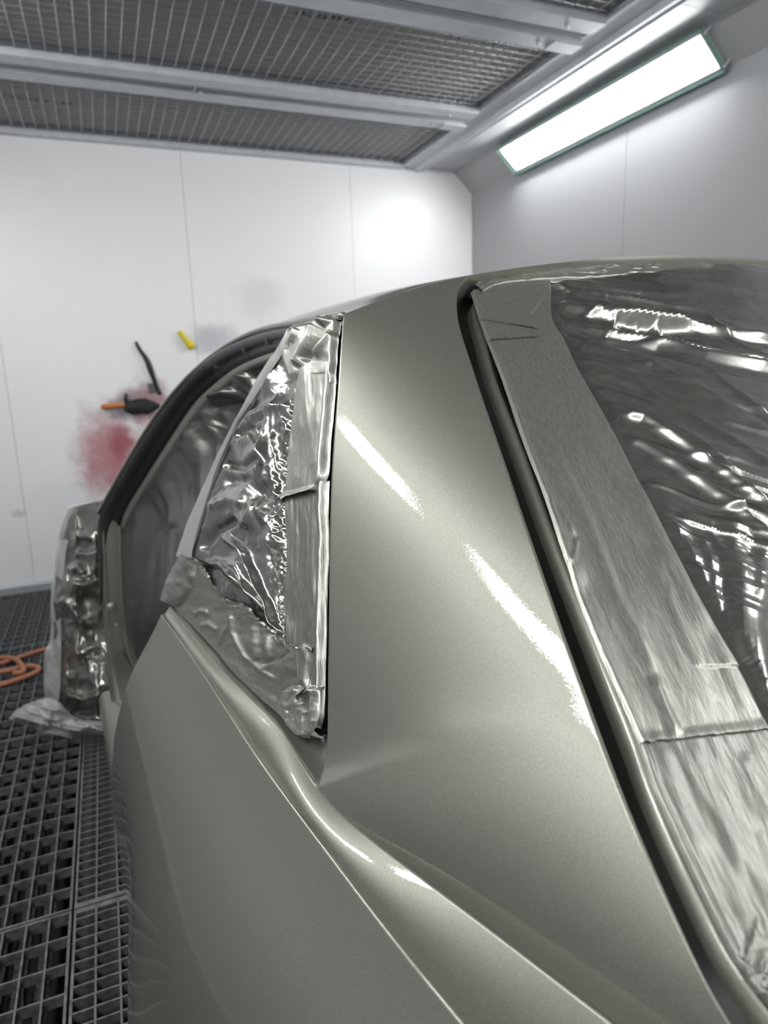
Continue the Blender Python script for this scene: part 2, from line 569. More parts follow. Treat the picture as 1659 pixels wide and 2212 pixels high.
# ------------------------------------------------------------------ floor gratings over the extraction pit
def floor_grates():
    xs = [XL + .04, -.215, .80, 1.80, XR - .04]
    ys = [-1.40, -.36, .68, 1.715, 2.75, 3.785, YF - .03]
    where = {0: 'beside the car', 1: 'beneath the car'}
    rows = {2: 'in the row nearest the camera', 3: 'in the row by the door opening', 4: 'in the row by the wrapped fender', 5: 'in the row against the far wall'}
    meshes = {}
    for ix in (0, 1):
        for iy in (2, 3, 4, 5):
            x0, x1, y0, y1 = xs[ix], xs[ix + 1] - .006, ys[iy], ys[iy + 1] - .006
            fine = ix == 1
            r = empty('floor_grate', ((x0 + x1) / 2, (y0 + y1) / 2, 0),
                      ('fine' if fine else 'open') + '-meshed floor grate ' + where[ix] + ' ' + rows[iy], 'grate', 'steel floor grates')
            z0, z1 = -.032, 0.
            g = Geo(); w = .016 if fine else .006
            g.box((x0, y0, z0), (x1, y0 + w, z1)).box((x0, y1 - w, z0), (x1, y1, z1)).box((x0, y0 + w, z0), (x0 + .006, y1 - w, z1)).box((x1 - .006, y0 + w, z0), (x1, y1 - w, z1))
            unparent_loc(g.make('frame', grate_m, r), r)
            nl = int(round((x1 - x0) / .0525)); nc = int(round((y1 - y0) / (.0355 if fine else .0835)))
            key = (ix, iy)
            ml = me_from('bearing_bar', *(lambda q: (q.V, q.F))(Geo().box((-.0022, y0 + w, z0), (.0022, y1 - w, z1 - .0005))), False)
            mc = me_from('cross_bar', *(lambda q: (q.V, q.F))(Geo().box((x0 + .006, -.0022, z0 + .004), (x1 - .006, .0022, z1))), False)
            for i in range(1, nl):
                o = link('bearing_bar', ml, grate_m, r); unparent_loc(o, r); o.location = (x0 + i * (x1 - x0) / nl, 0, 0)
            for i in range(1, nc):
                o = link('cross_bar', mc, grate_m, r); unparent_loc(o, r); o.location = (0, y0 + i * (y1 - y0) / nc, 0)
    floor = bpy.data.objects['floor']
    # fibre filter mats hung in strips under the open grates
    rnd = random.Random(4)
    x = xs[0] + .014; k = 0
    while x < xs[1] - .05:
        w = .034
        ny = 150
        yy = np.linspace(-.3, YF - .05, ny); P = []
        cc = np.linspace(-1, 1, 7)
        G = np.zeros((ny, 7, 3))
        for j, c in enumerate(cc):
            G[:, j, 0] = x + w / 2 + c * (w / 2) + .007 * fbm(yy * 14, yy * 0 + j * .6 + k * 9, 3) * abs(c)
            G[:, j, 1] = yy
            G[:, j, 2] = -.06 - .012 * c * c + .012 * fbm(yy * 22, yy * 0 + j + k * 7, 9)
        Geo().grid(G).make('filter_strip', mat_m, floor, True)
        x += .0525; k += 1
    x = xs[1] + .03
    while x < xs[2]:
        G = Geo().prism([(x, -.06), (x + .004, -.06), (x + .05, -.15), (x + .046, -.15)], -.3, YF - .05, 1)
        G.make('louvre_blade', louvre_m, floor); x += .0525


floor_grates()

# ------------------------------------------------------------------ the car
car = empty('car', (.95, 1.6, 0), 'sage-grey freshly painted car with masked windows and no door, standing on the grates', 'car')


def part(g, name, m, parent=None, **k):
    o = g.make(name, m, None, **k) if isinstance(g, Geo) else g
    p = parent or car
    o.parent = p
    if p is car: o.matrix_parent_inverse = Matrix.Translation(-Vector(car.location))
    elif p.parent is car: o.matrix_parent_inverse = Matrix.Identity(4)
    return o


AXR = unit(np.array([.99, .138, 0])); FWD = unit(np.array([-.138, .99, 0]))
# --- longitudinal lines of the left rear quarter (front to rear)
CREST = [at(*p, Z=.90) for p in [(352, 1292), (368, 1312), (420, 1378), (483, 1452), (552, 1519), (605, 1574), (640, 1630), (700, 1720), (800, 1812), (1000, 1963), (1310, 2200), (1600, 2420), (1900, 2640)]]
CREASE = [at(*p, Z=.884 + .009 * float(sstep(2000, 1320, p[1]))) for p in [(328, 1300), (343, 1320), (430, 1440), (560, 1640), (700, 1830), (790, 1950), (900, 2090), (1000, 2212), (1120, 2360), (1260, 2520)]]
CR = curve(CREST, 600)
crp = proj(CR)
# J: where pillar foot leaves the sill
jJ = int(np.argmin(np.abs(crp[:, 1] - 1700)))
i0 = int(np.argmin(np.abs(crp[:, 1] - 1310)))
NS, NT = 90, 130
S_f = resample(CR[i0:jJ + 1], NS)
S_r = resample(CR[jJ:], NT)
S_all = np.vstack([S_f, S_r[1:]])
KR = curve(CREASE, 500)


def by_y(C, y):
    o = np.argsort(C[:, 1])
    return np.stack([np.interp(y, C[o, 1], C[o, i]) for i in range(3)], -1)


# window rear edge from roof corner down to J
WE_px = [((742, 680), 1.0), ((735, 770), .957), ((729, 850), .925), ((718, 1000), .862), ((713, 1150), .812), ((711, 1300), .768), ((709, 1440), .73), ((708, 1560), .70), ((706, 1610), .685), ((699, 1655), .668)]
WE = [at(*p, Y=y) for p, y in WE_px] + [S_r[0]]
NW = 110
TUNE = dict(bowL=.0, bowR=.006, bul=.052, p=2.6, f0=1200, f1=2150, footb=.13, smL=350, Yt=.948, Yb=.239)
D0w, D1w = depth(WE[0]), depth(WE[7])


def we_pt(px, py):
    w = (py - 680) / (1560 - 680)
    return at(px, py, D=1 / ((1 - w) / D0w + w / D1w) - TUNE['bowL'] * 4 * w * (1 - w))


WE = [we_pt(*p) for p, y in WE_px] + [S_r[0]]
L_w = resample(WE, NW)
RAIL = [at(*p, Y=y) for p, y in [((742, 680), 1.0), ((690, 688), 1.13), ((620, 702), 1.3), ((520, 732), 1.6), ((440, 783), 1.85)]]
NR = 60
L_r = resample(RAIL, NR)
# gutter line beside the rear glass
Dt, Db = depth(at(990, 640, Y=TUNE['Yt'])), depth(at(1560, 2180, Y=TUNE['Yb']))
def gut(px, py):
    w = (py - 640) / (2180 - 640)
    return at(px, py, D=1 / ((1 - w) / Dt + w / Db) - TUNE['bowR'] * 4 * np.clip(w, 0, 1) * (1 - np.clip(w, 0, 1)))
GU_px = [(1014, 595), (997, 610), (987, 632), (985, 660), (990, 700), (1012, 770), (1045, 870), (1085, 985), (1131, 1120), (1180, 1262), (1228, 1400), (1268, 1510), (1310, 1625), (1352, 1735), (1400, 1850), (1455, 1975), (1508, 2090), (1565, 2195), (1640, 2300), (1760, 2430)]
GU = [gut(*p) for p in GU_px]
G_d = resample(GU, NW + NT - 1)


def pillar_rows():
    n = NW + NT - 1
    L = np.vstack([L_w, S_r[1:]])
    # match rows of the gutter to rows of the left edge by their heights in the photo
    lp = proj(L)[:, 1]; gp = proj(G_d)[:, 1]
    ks = [(640, 560), (680, 595), (710, 650), (760, 740), (850, 850), (1000, 1020), (1300, 1290), (1560, 1490), (1700, 1600), (1812, 1760), (1963, 1960), (2200, 2150), (2420, 2300), (2640, 2430)]
    ty = nspl([k[0] for k in ks], np.array([[k[1]] for k in ks], float), lp)[:, 0]
    ty[0] = gp[0]
    R = np.stack([np.interp(ty, gp, G_d[:, i]) for i in range(3)], -1)
    return L, R, lp


PL, PR, PLP = pillar_rows()
uu = np.concatenate([[0, .012, .03, .055, .085], np.linspace(.12, .96, 56), [.98, .99, 1]])


def pillar_grid():
    n = len(PL); P = np.zeros((n, len(uu), 3))
    T = unit(np.gradient(PR, axis=0) + np.gradient(PL, axis=0))
    A = PR - PL; w = np.linalg.norm(A, axis=1)
    N = unit(np.cross(T, A)); 
    N = np.where((N[:, 2:3] < 0), -N, N)
    for _ in range(40):
        N[1:-1] = unit(N[:-2] + N[2:] + N[1:-1])
    foot = sstep(TUNE['f0'], TUNE['f1'], PLP)
    bul = TUNE['bul'] * (1 - foot) + TUNE['footb'] * foot
    LS = PL.copy()
    for _ in range(TUNE['smL']):
        LS[1:-1] = (LS[:-2] + LS[1:-1] + LS[2:]) / 3
    for j, u in enumerate(uu):
        b = 4 * u * (1 - u)
        off = bul * w * .5 * (b * foot + (1 - foot) * (u - u ** TUNE['p']) / .44)
        k = sstep(.0, .6, u)
        Lj = PL * (1 - k) + LS * k
        P[:, j] = Lj + (PR - Lj) * u + N * off[:, None]
    return P, N


PG, PN = pillar_grid()

# --- roof strip continuing the pillar forward, and the roof skin
def roof_grids():
    Rr0 = PR[0]
    t = np.linspace(0, 1, NR)
    R = L_r + AXR * .20 + np.array([0, 0, .052])
    k = np.clip(t / .35, 0, 1)[:, None]; k = k * k * (3 - 2 * k)
    # Hermite start along the pillar's own direction
    d0 = unit(np.array([-.02, .25, .030])) * .16
    h = np.clip(t, 0, 1)[:, None]
    end = R[-1]; dE = (R[-1] - R[-8]) * (NR / 7.)
    R = Rr0 * (2 * h ** 3 - 3 * h ** 2 + 1) + d0 * 1.6 * (h ** 3 - 2 * h ** 2 + h) + end * (-2 * h ** 3 + 3 * h ** 2) + dE * (h ** 3 - h ** 2)
    A = R - L_r; w = np.linalg.norm(A, axis=1)
    N = unit(np.cross(np.gradient(L_r, axis=0), A)); N = np.where(N[:, 2:3] < 0, -N, N)
    P = np.zeros((NR, len(uu), 3))
    for j, u in enumerate(uu):
        b = 4 * u * (1 - u)
        P[:, j] = L_r + A * u + N * (w * .05 * b)[:, None]
    P[0] = PG[0]
    # blend the first rows so that bulge is continuous
    for i in range(1, 14):
        q = 1 - i / 14.
        P[i] += (PG[0] - (L_r[0] + (PR[0] - L_r[0]) * uu[:, None] + N[0] * (w[0] * .05 * 4 * uu * (1 - uu))[:, None])) * q * q
    return P, R


RG, RR = roof_grids()
CP0 = RR[0] + AXR * .72           # a point on the centre plane of the car


def mirror(P):
    P = np.asarray(P, float)
    return P - 2 * ((P - CP0) @ AXR)[..., None] * AXR


def roof_mid():
    us = np.linspace(0, 1, 61)
    Rm = mirror(RR); P = np.zeros((NR, len(us), 3))
    A = Rm - RR
    crown = np.linspace(.060, .050, NR)
    for j, u in enumerate(us):
        b = 1 - (2 * u - 1) ** 2
        P[:, j] = RR + A * u + np.outer(crown * b, [0, 0, 1.]) - np.outer((1 - np.linspace(0, 1, NR)) * .02 * b, FWD)
    return P


RM = roof_mid()


def side_grids():
    S = S_all
    n = len(S)
    # shelf: from crest to crease at the same station
    K = by_y(KR, S[:, 1] - .02)
    # front end of the crease follows the jamb edge
    us = np.concatenate([[0, .03, .07, .12], np.linspace(.2, .8, 10), [.88, .93, .97, 1]])
    A = K - S
    sh = np.zeros((n, len(us), 3))
    for j, u in enumerate(us):
        sh[:, j] = S + A * u + np.array([-.2, -.1, -1.0]) * (.006 * 4 * u * (1 - u))
    # side: offsets outward from the crease by height
    zs = np.array([.884, .84, .80, .74, .66, .58, .50, .42, .34, .26, .20])
    Yk = [1.44, 1.10, .85, .6, .4, .1]
    off = np.array([
        [0, .025, .052, .081, .108, .124, .131, .126, .115, .100, .080],
        [0, .030, .062, .098, .124, .136, .144, .150, .152, .146, .110],
        [0, .031, .064, .102, .134, .154, .172, .184, .188, .178, .140],
        [0, .030, .062, .098, .126, .140, .152, .164, .172, .168, .135],
        [0, .028, .056, .086, .108, .120, .130, .138, .140, .132, .10],
        [0, .024, .048, .072, .090, .100, .108, .112, .110, .10, .07]])
    o = np.argsort(Yk)
    OFF = nspl(np.array(Yk)[o], off[o], np.clip(K[:, 1], .1, 1.44))
    zq = np.concatenate([[.884, .8815, .878, .873], np.linspace(.865, .20, 46)])
    sd = np.zeros((n, len(zq), 3))
    for i in range(n):
        x = nspl(-zs, OFF[i][:, None], -zq)[:, 0]
        sd[i, :, 0] = K[i, 0] - x * .99
        sd[i, :, 1] = K[i, 1] - x * .138
        sd[i, :, 2] = K[i, 2] * (1 - sstep(.884, .70, zq)) + .884 * sstep(.884, .70, zq) - (.884 - zq)
    return sh, sd


SH, SD = side_grids()

# --- lip that rolls from the body edge down to the masked window
TAPE_IN = [(366, 1298), (420, 1352), (473, 1408), (526, 1468), (580, 1522), (626, 1560), (655, 1586), (676, 1596), (694, 1584), (703, 1562), (705, 1500), (706, 1400), (708, 1300), (711, 1150), (716, 1000), (727, 850), (733, 770), (738, 690)]
WIN_A, WIN_B, WIN_C = WE[0], WE[7], at(372, 1302, Z=.905)
WN = unit(np.cross(WIN_B - WIN_A, WIN_C - WIN_A)); WN = WN if WN[0] < 0 else -WN


def winp(px, py, h=0.):
    """point of the side-window plane seen at a pixel; h raises it outward"""
    px = np.asarray(px, float); py = np.asarray(py, float)
    d = np.stack([(px - CX) / F, -(py - CY) / F, -np.ones_like(px)], -1) @ ROT.T
    t = ((WIN_A - WN * .012 - CAM) @ WN) / (d @ WN)
    return CAM + d * t[..., None] + WN * np.asarray(h)[..., None]


def lip_grid():
    outer = np.vstack([S_f, L_w[::-1][1:]])
    op = proj(outer)
    tin = np.array(TAPE_IN, float)
    s = np.concatenate([[0], np.cumsum(np.linalg.norm(np.diff(tin, axis=0), axis=1))])
    q = polyres(tin, 900)
    # march along both outlines together
    idx = np.zeros(len(op), int); last = 0
    for i in range(len(op)):
        d = np.hypot(q[last:last + 120, 0] - op[i, 0], q[last:last + 120, 1] - op[i, 1])
        last = last + int(np.argmin(d)); idx[i] = last
    idx[-1] = 899
    ii = np.linspace(0, 1, len(idx))
    sm = idx.astype(float)
    for _ in range(30):
        sm[1:-1] = (sm[:-2] + sm[1:-1] + sm[2:]) / 3
    inner = np.stack([np.interp(sm, np.arange(900), q[:, k]) for k in range(2)], -1)
    I = winp(inner[:, 0], inner[:, 1], np.full(len(inner), -.004))
    us = np.array([0, .06, .14, .25, .4, .6, .8, 1.])
    P = np.zeros((len(op), len(us), 3))
    w = np.linalg.norm(I - outer, axis=1)
    for j, u in enumerate(us):
        P[:, j] = outer + (I - outer) * u - WN * (np.minimum(w * .28, .012) * (1 - (1 - min(u * 2.2, 1)) ** 2) * (1 if u < .99 else 1) * (1 - u * .3))[:, None]
    # tuck the inner edge under the tape
    P2 = P[:, -1:] - WN * .012
    return np.concatenate([P, P2], 1)


LIP = lip_grid()

# --- rolled edge and channel around the rear glass
G_line = np.vstack([PR[::-1], RM[0][1:31]])      # pillar foot -> roof corner -> middle of the roof edge


def gutter():
    ns = 260
    Gs = resample(np.vstack([PR[::-1][::6], RM[0][1:31:3]]), ns)
    # inner reference: the glass plane
    return Gs


TL = at(1022, 648, D=depth(PR[0]) - .005) ; BL = at(1640, 2190, D=depth(gut(1560, 2180)) + .004)
TR = mirror(TL)
GN = unit(np.cross(TR - TL, BL - TL)); GN = GN if GN[2] > 0 else -GN


def glassp(px, py, h=0.):
    px = np.asarray(px, float); py = np.asarray(py, float)
    d = np.stack([(px - CX) / F, -(py - CY) / F, -np.ones_like(px)], -1) @ ROT.T
    t = ((TL - CAM) @ GN) / (d @ GN)
    return CAM + d * t[..., None] + GN * np.asarray(h)[..., None]


GUT_IN = [(1046, 613), (1028, 628), (1021, 655), (1034, 710), (1060, 805), (1088, 880), (1130, 990), (1175, 1115), (1228, 1250), (1286, 1390), (1328, 1495), (1369, 1600), (1403, 1700), (1455, 1830), (1513, 1955), (1570, 2070), (1632, 2165), (1705, 2260), (1830, 2400)]


def channel():
    """body edge -> roll -> black channel floor -> glass edge, along pillar and roof edge"""
    A = PR[::-1]
    inn = resample(np.array([glassp(*np.array(p, float)[:, None], h=np.zeros(1))[0] for p in GUT_IN]), 900)[::-1]
    si_ = np.concatenate([[0], np.cumsum(np.linalg.norm(np.diff(inn, axis=0), axis=1))]); so_ = np.concatenate([[0], np.cumsum(np.linalg.norm(np.diff(A, axis=0), axis=1))])
    # match the two outlines by nearest points
    ix = np.array([np.argmin(np.linalg.norm(inn - a, axis=1)) for a in A], float)
    ix = np.maximum.accumulate(ix)
    for _ in range(60):
        ix[1:-1] = (ix[:-2] + ix[1:-1] + ix[2:]) / 3
    ix[-1] = 899
    I1 = np.stack([np.interp(ix, np.arange(900), inn[:, k]) for k in range(3)], -1)
    tt = np.linspace(.02, 1.9, 58)[1:]
    top_i = np.array([TL + (TR - TL) * (.5 * q) for q in tt]) + GN * (.07 * (1 - (1 - tt) ** 2))[:, None]
    sh = I1[-1] - (TL + (TR - TL) * .01)
    top_i = top_i + sh * np.clip(1 - tt / .5, 0, 1)[:, None]
    O = np.vstack([A, RM[0][1:58]]); I = np.vstack([I1, top_i])
    return O, I


CO, CI = channel()


def channel_grids():
    A = CI - CO; w = np.linalg.norm(A, axis=1)[:, None]
    N = np.broadcast_to(GN, A.shape)
    roll = [(0, 0), (.04, -.0006), (.10, -.0028), (.17, -.007), (.23, -.013), (.26, -.019), (.27, -.030)]
    bed = [(.25, -.022), (.55, -.024), (1.2, -.016)]
    mould = [(.98, -.030), (.99, -.021), (1.03, -.0145), (1.09, -.010), (1.17, -.0065), (1.26, -.004), (1.34, -.0035), (1.40, -.005), (1.6, -.006)]
    sc = np.clip(w / .028, .35, 1.3)
    f = lambda prof: np.stack([CO + A * a + N * (b * sc) for a, b in prof], 1)
    return f(roll), f(bed), f(mould)


CH_R, CH_B, CH_M = channel_grids()

q = Geo()
q.grid(PG).grid(RG).grid(LIP)
q.grid(SH).grid(SD)
q.grid(CH_R)
quarter = part(q, 'quarter_panel', paint, smooth=True, merge=.00025)
# front return of the quarter panel (door jamb face) folded inward
J0 = np.vstack([SH[0], SD[0][1:]])
JG = np.stack([J0, J0 + np.array([.012, .004, -.002]), J0 + np.array([.05, -.004, -.004]), J0 + np.array([.10, -.03, -.004])], 1)
part(Geo().grid(JG), 'door_jamb', paint, smooth=True)
part(Geo().grid(RM), 'roof_panel', paint, smooth=True)
part(Geo().grid(CH_B), 'channel_bed', dark_rub, smooth=True)
part(Geo().grid(CH_M), 'window_moulding', paint, smooth=True)

# mirrored far side of the car body
mg = Geo().grid(mirror(PG)).grid(mirror(RG)).grid(mirror(SH)).grid(mirror(SD))
part(mg, 'quarter_panel', paint, smooth=True, merge=.00025)

# rear glass under the masking
gg = []
for a in np.linspace(.004, .996, 30):
    rowp = []
    for b in np.linspace(0, 1, 14):
        l = TL + (BL - TL) * b; r = mirror(l)
        rowp.append(l + (r - l) * a + GN * (.07 * (1 - (2 * a - 1) ** 2) * (1 - .6 * b) - .026))
    gg.append(rowp)
part(Geo().grid(np.array(gg)), 'rear_window', glass_dark, smooth=True)

# deck lid and tail below the rear glass (just outside the picture)
dl = []
ft = PG[-1][::-1]; base = np.vstack([PR[-1:], S_all[-1:]])
for a in np.linspace(0, 1, 20):
    rowp = []
    for b, (dy, dz) in enumerate(((0, -.01), (-.10, -.02), (-.22, -.04), (-.30, -.09), (-.34, -.25), (-.36, -.5))):
        l = PR[-1]; r = mirror(l)
        rowp.append(l + (r - l) * a + FWD * (dy - .06 * (1 - (2 * a - 1) ** 2)) + np.array([0, 0, dz]))
    dl.append(rowp)
part(Geo().grid(np.array(dl)), 'boot_lid', paint, smooth=True)

# side glass behind the masking
sg = Geo()
sq = [(640, 722), (728, 696), (703, 1560), (672, 1588), (385, 1300)]
sv = [winp(np.array(a, float), np.array(b, float), np.array(-.012)) for a, b in sq]
sg.V = [tuple(v) for v in sv] + [tuple(v - WN * .005) for v in sv]
sg.F = [(0, 1, 2, 3, 4), (9, 8, 7, 6, 5)] + [(i, (i + 1) % 5, 5 + (i + 1) % 5, 5 + i) for i in range(5)]
part(sg, 'side_window', glass_dark)


# ------------------------------------------------------------------ door opening: seal, trim, hinge pillar, sill
def dpts(L):
    return np.array([at(p[0], p[1], Y=p[2]) for p in L])


SEAL_O = [(646, 702, 1.24), (580, 712, 1.42), (520, 733, 1.60), (470, 758, 1.75), (437, 784, 1.85), (395, 826, 1.97), (345, 890, 2.08), (296, 965, 2.18), (255, 1035, 2.27), (228, 1082, 2.33), (212, 1125, 2.36), (212, 1180, 2.365), (213, 1240, 2.365), (215, 1300, 2.365)]
SEAL_I = [(640, 752, 1.24), (590, 762, 1.42), (540, 780, 1.60), (497, 803, 1.75), (466, 828, 1.85), (425, 866, 1.97), (380, 930, 2.08), (335, 1000, 2.18), (296, 1062, 2.27), (270, 1108, 2.33), (258, 1150, 2.36), (246, 1200, 2.365), (232, 1255, 2.365), (220, 1310, 2.365)]
LIP_I = [(640, 768, 1.22), (594, 779, 1.40), (548, 796, 1.58), (508, 820, 1.73), (478, 846, 1.83), (438, 884, 1.95), (391, 946, 2.06), (345, 1014, 2.16), (306, 1074, 2.25), (280, 1120, 2.31), (266, 1160, 2.35), (252, 1210, 2.36), (236, 1262, 2.362), (222, 1314, 2.362)]


def band(O, I, prof, n=120):
    """sheet between two outlines, raised along the outward direction by prof(u)"""
    A = resample(O, n); B = resample(I, n)
    T = unit(np.gradient(A, axis=0)); N = unit(np.cross(T, B - A))
    mid = (A + B) / 2
    N = np.where(((CAM - mid) * N).sum(1, keepdims=True) < 0, -N, N)
    return np.stack([A + (B - A) * u + N * h for u, h in prof], 1)


so, si, sl = dpts(SEAL_O), dpts(SEAL_I), dpts(LIP_I)
prof = [(0, -.03), (-.0, -.004), (.04, .004), (.15, .010), (.35, .012), (.5, .008), (.58, .004), (.75, .006), (.92, .003), (1, -.004), (1.02, -.03)]
SB = band(so, si, prof)
kk = 42
part(Geo().grid(SB[kk:]), 'door_seal', seal_m, smooth=True)
gd = part(Geo().grid(SB[:kk + 1]), 'pillar_trim', seal_l, smooth=True); tag(gd, 'lighter grey trim section of the door seal')
# small clips moulded on the trim
for f in (.10, .2, .33):
    i = int(f * 120); c = SB[i][5]
    part(Geo().box(c - .006, c + .006), 'trim_clip', seal_m)
part(Geo().grid(band(si, sl, [(0, -.004), (.05, .004), (.3, .007), (.7, .006), (1, .001), (1.05, -.02)])), 'seal_lip', lip_m, smooth=True)
# painted drip edge that shows above the seal
ro = dpts([(742, 682, 1.0), (690, 689, 1.13), (640, 698, 1.25), (580, 708, 1.42), (520, 730, 1.6), (440, 783, 1.85), (345, 886, 2.08), (255, 1031, 2.27), (212, 1108, 2.36)])
ri = ro + WN * .002 + np.array([0, 0, -.012])
part(Geo().tube(resample(ro, 100), .006, 8), 'drip_edge', paint, smooth=True)

# hinge pillar
HO = [(212, 1100, 2.36), (214, 1180, 2.36), (218, 1260, 2.36), (223, 1340, 2.36), (230, 1420, 2.355), (236, 1480, 2.34), (240, 1530, 2.32)]
HI = [(262, 1140, 2.33), (263, 1180, 2.33), (266, 1260, 2.33), (272, 1340, 2.33), (281, 1410, 2.32), (300, 1460, 2.30), (320, 1500, 2.27)]
HB = band(dpts(HO), dpts(HI), [(-.02, -.10), (-.0, -.006), (.03, .0), (.22, .002), (.27, -.004), (.33, -.006), (.80, -.006), (.86, .002), (.97, .002), (1.0, -.006), (1.02, -.08)])
hp = part(Geo().grid(HB), 'hinge_pillar', paint, smooth=True)
# bolt on the hinge pillar
def boss(px, py, Y, r, h, nm, m, parent):
    c = at(px, py, Y=Y); d = unit(np.array([-.25, -1, .05]))
    P = np.array([c, c + d * h * .5, c + d * h * .5, c + d * h, c + d * h * 1.1])
    g = Geo().tube(P + np.linspace(0, 1e-4, 5)[:, None] * d, np.array([r, r, r * .62, r * .6, r * .35]), 6 + 6)
    o = g.make(nm, m, None, smooth=False); o.parent = parent
    return o
boss(239, 1308, 2.335, .013, .016, 'bolt', steel, hp)
boss(252, 1350, 2.335, .006, .004, 'bolt', steel, hp)
# foot of the pillar flowing into the sill, and the sill itself
sill = Geo()
sx = [(-.118, .10), (-.132, .19), (-.130, .245), (-.112, .268), (-.02, .28), (.05, .30), (.09, .31)]
ys = np.linspace(2.42, 1.5, 12)
SG = np.array([[(x + .067 * (2.38 - y), y, z) for x, z in sx] for y in ys])
part(sill.grid(SG), 'sill', paint, smooth=True)
fo = dpts([(226, 1438, 2.352), (232, 1470, 2.35), (238, 1500, 2.345), (243, 1530, 2.33)])
fi = dpts([(262, 1400, 2.33), (282, 1430, 2.31), (300, 1470, 2.28), (312, 1520, 2.22)])
part(Geo().grid(band(fo, fi, [(-.05, -.03), (0, 0), (.05, .008), (.12, .002), (.5, -.004), (1, .01)], 30)), 'pillar_foot', paint, smooth=True)


# ------------------------------------------------------------------ masking: door opening film
def fold(px, py, pts, w, h, fade=.15):
    d, f = dist_poly(px, py, pts)
    e = np.minimum(sstep(-.001, fade, f), sstep(-.001, fade, 1 - f)) if fade > 0 else 1
    return h * np.exp(-(d / w) ** 2) * e


def crease(px, py, pts, w, h, fade=.12):
    """sharp asymmetrical crease"""
    d, f = dist_poly(px, py, pts)
    e = np.minimum(sstep(-.001, fade, f), sstep(-.001, fade, 1 - f)) if fade > 0 else 1
    return h * np.exp(-(np.sqrt(d * d + 1.2) - 1.1) / (w * .7)) * e


def tsub(P, name, m, root):
    """a strip of tape: sheet with an across/along coordinate in metres for its fibre relief"""
    o = sub(Geo().grid(P), name, m, root, smooth=True)
    ac = np.linalg.norm(np.diff(P, axis=1), axis=2).mean(0); al = np.linalg.norm(np.diff(P, axis=0), axis=2).mean(1)
    U, V = np.meshgrid(np.concatenate([[0], np.cumsum(ac)]), np.concatenate([[0], np.cumsum(al)]))
    a = o.data.attributes.new('tape_along', 'FLOAT_VECTOR', 'POINT')
    a.data.foreach_set('vector', np.stack([U, V, np.full(U.shape, P[0, 0, 0] * 7)], -1).ravel())
    return o


DIAG_R = [(631, 712), (622, 752), (585, 815), (550, 870), (519, 915), (492, 970), (470, 1022), (452, 1080), (437, 1130), (428, 1160), (420, 1206)]
DIAG_L = [(627, 722), (592, 771), (558, 826), (530, 880), (508, 922), (480, 975), (458, 1022), (438, 1065), (420, 1108), (403, 1150), (386, 1203)]

dm = empty('door_opening_film', at(330, 1250, Y=1.8), 'dark masking film stretched across the door opening of the grey car', 'masking film')


def sub(g, name, m, root, **k):
    o = g.make(name, m, None, **k) if isinstance(g, Geo) else g
    o.parent = root
    o.matrix_parent_inverse = Matrix.Translation(-Vector(root.location))
    return o


def door_film():
    n, m = 150, 130
    lo = np.array([(p[0], p[1], p[2]) for p in [(600, 762, 1.40), (560, 778, 1.55), (520, 800, 1.68), (480, 834, 1.83), (435, 880, 1.95), (388, 946, 2.06), (342, 1014, 2.16), (303, 1074, 2.25), (275, 1125, 2.31), (266, 1180, 2.33), (268, 1260, 2.33), (276, 1340, 2.32), (296, 1430, 2.30), (320, 1520, 2.28)]], float)
    hi = [(632, 735), (600, 775), (565, 828), (520, 905), (478, 988), (450, 1055), (425, 1112), (400, 1175), (385, 1220), (375, 1280), (372, 1340), (380, 1400), (392, 1470), (410, 1540)]
    L = np.array([at(a, b, Y=c) for a, b, c in lo])
    Hh = np.array([winp(np.array(a, float), np.array(b, float), np.array(-.02)) for a, b in hi])
    A = resample(L, n); B = resample(Hh, n)
    us = np.linspace(0, 1, m)
    P = A[:, None] * (1 - us)[None, :, None] + B[:, None] * us[None, :, None]
    px = proj(P); x, y = px[..., 0], px[..., 1]
    inw = np.array([.95, .25, 0.])
    edge = np.minimum(us, 1 - us)[None, :]
    P = P + inw * (.05 * sstep(0, .4, edge))[..., None]
    d = .012 * fbm(x / 22, y / 500, 11, 2) + .003 * ridge((x + .04 * y) / 16, y / 420, 5, 2)
    d = d + .012 * fbm(x / 30, y / 26, 21, 2) * sstep(90, 10, np.hypot((x - 420) / 1.4, y - 900 + (x - 420) * .9))
    for pts, w, h in ([[(432, 906), (440, 960), (462, 1010)], 5, .014], [[(432, 905), (455, 950), (480, 985)], 4, -.012], [[(430, 905), (428, 980), (424, 1060)], 5, .012],
                      [[(440, 850), (470, 850), (490, 845)], 9, .03], [[(445, 880), (470, 880), (488, 866)], 6, -.02], [[(520, 800), (518, 850), (512, 900)], 6, .014],
                      [[(545, 800), (540, 850)], 4, .012], [[(372, 920), (390, 915), (395, 930)], 8, .025], [[(310, 1130), (300, 1250), (305, 1400)], 7, .014], [[(285, 1130), (288, 1240), (300, 1380)], 5, .012],
                      [[(345, 1040), (338, 1150)], 9, .014]):
        d = d + fold(x, y, pts, w, h)
    d = d * sstep(0, .05, us)[None, :] * sstep(0, .05, 1 - us)[None, :]
    P = P - inw * d[..., None]
    sub(Geo().grid(P), 'film', film_d, dm, smooth=True)


door_film()
# ------------------------------------------------------------------ masking: rear quarter window
wm = empty('quarter_window_masking', winp(np.array(560.), np.array(1250.), np.array(0.)), 'crumpled silvery film and tape masking the rear side window', 'masking')


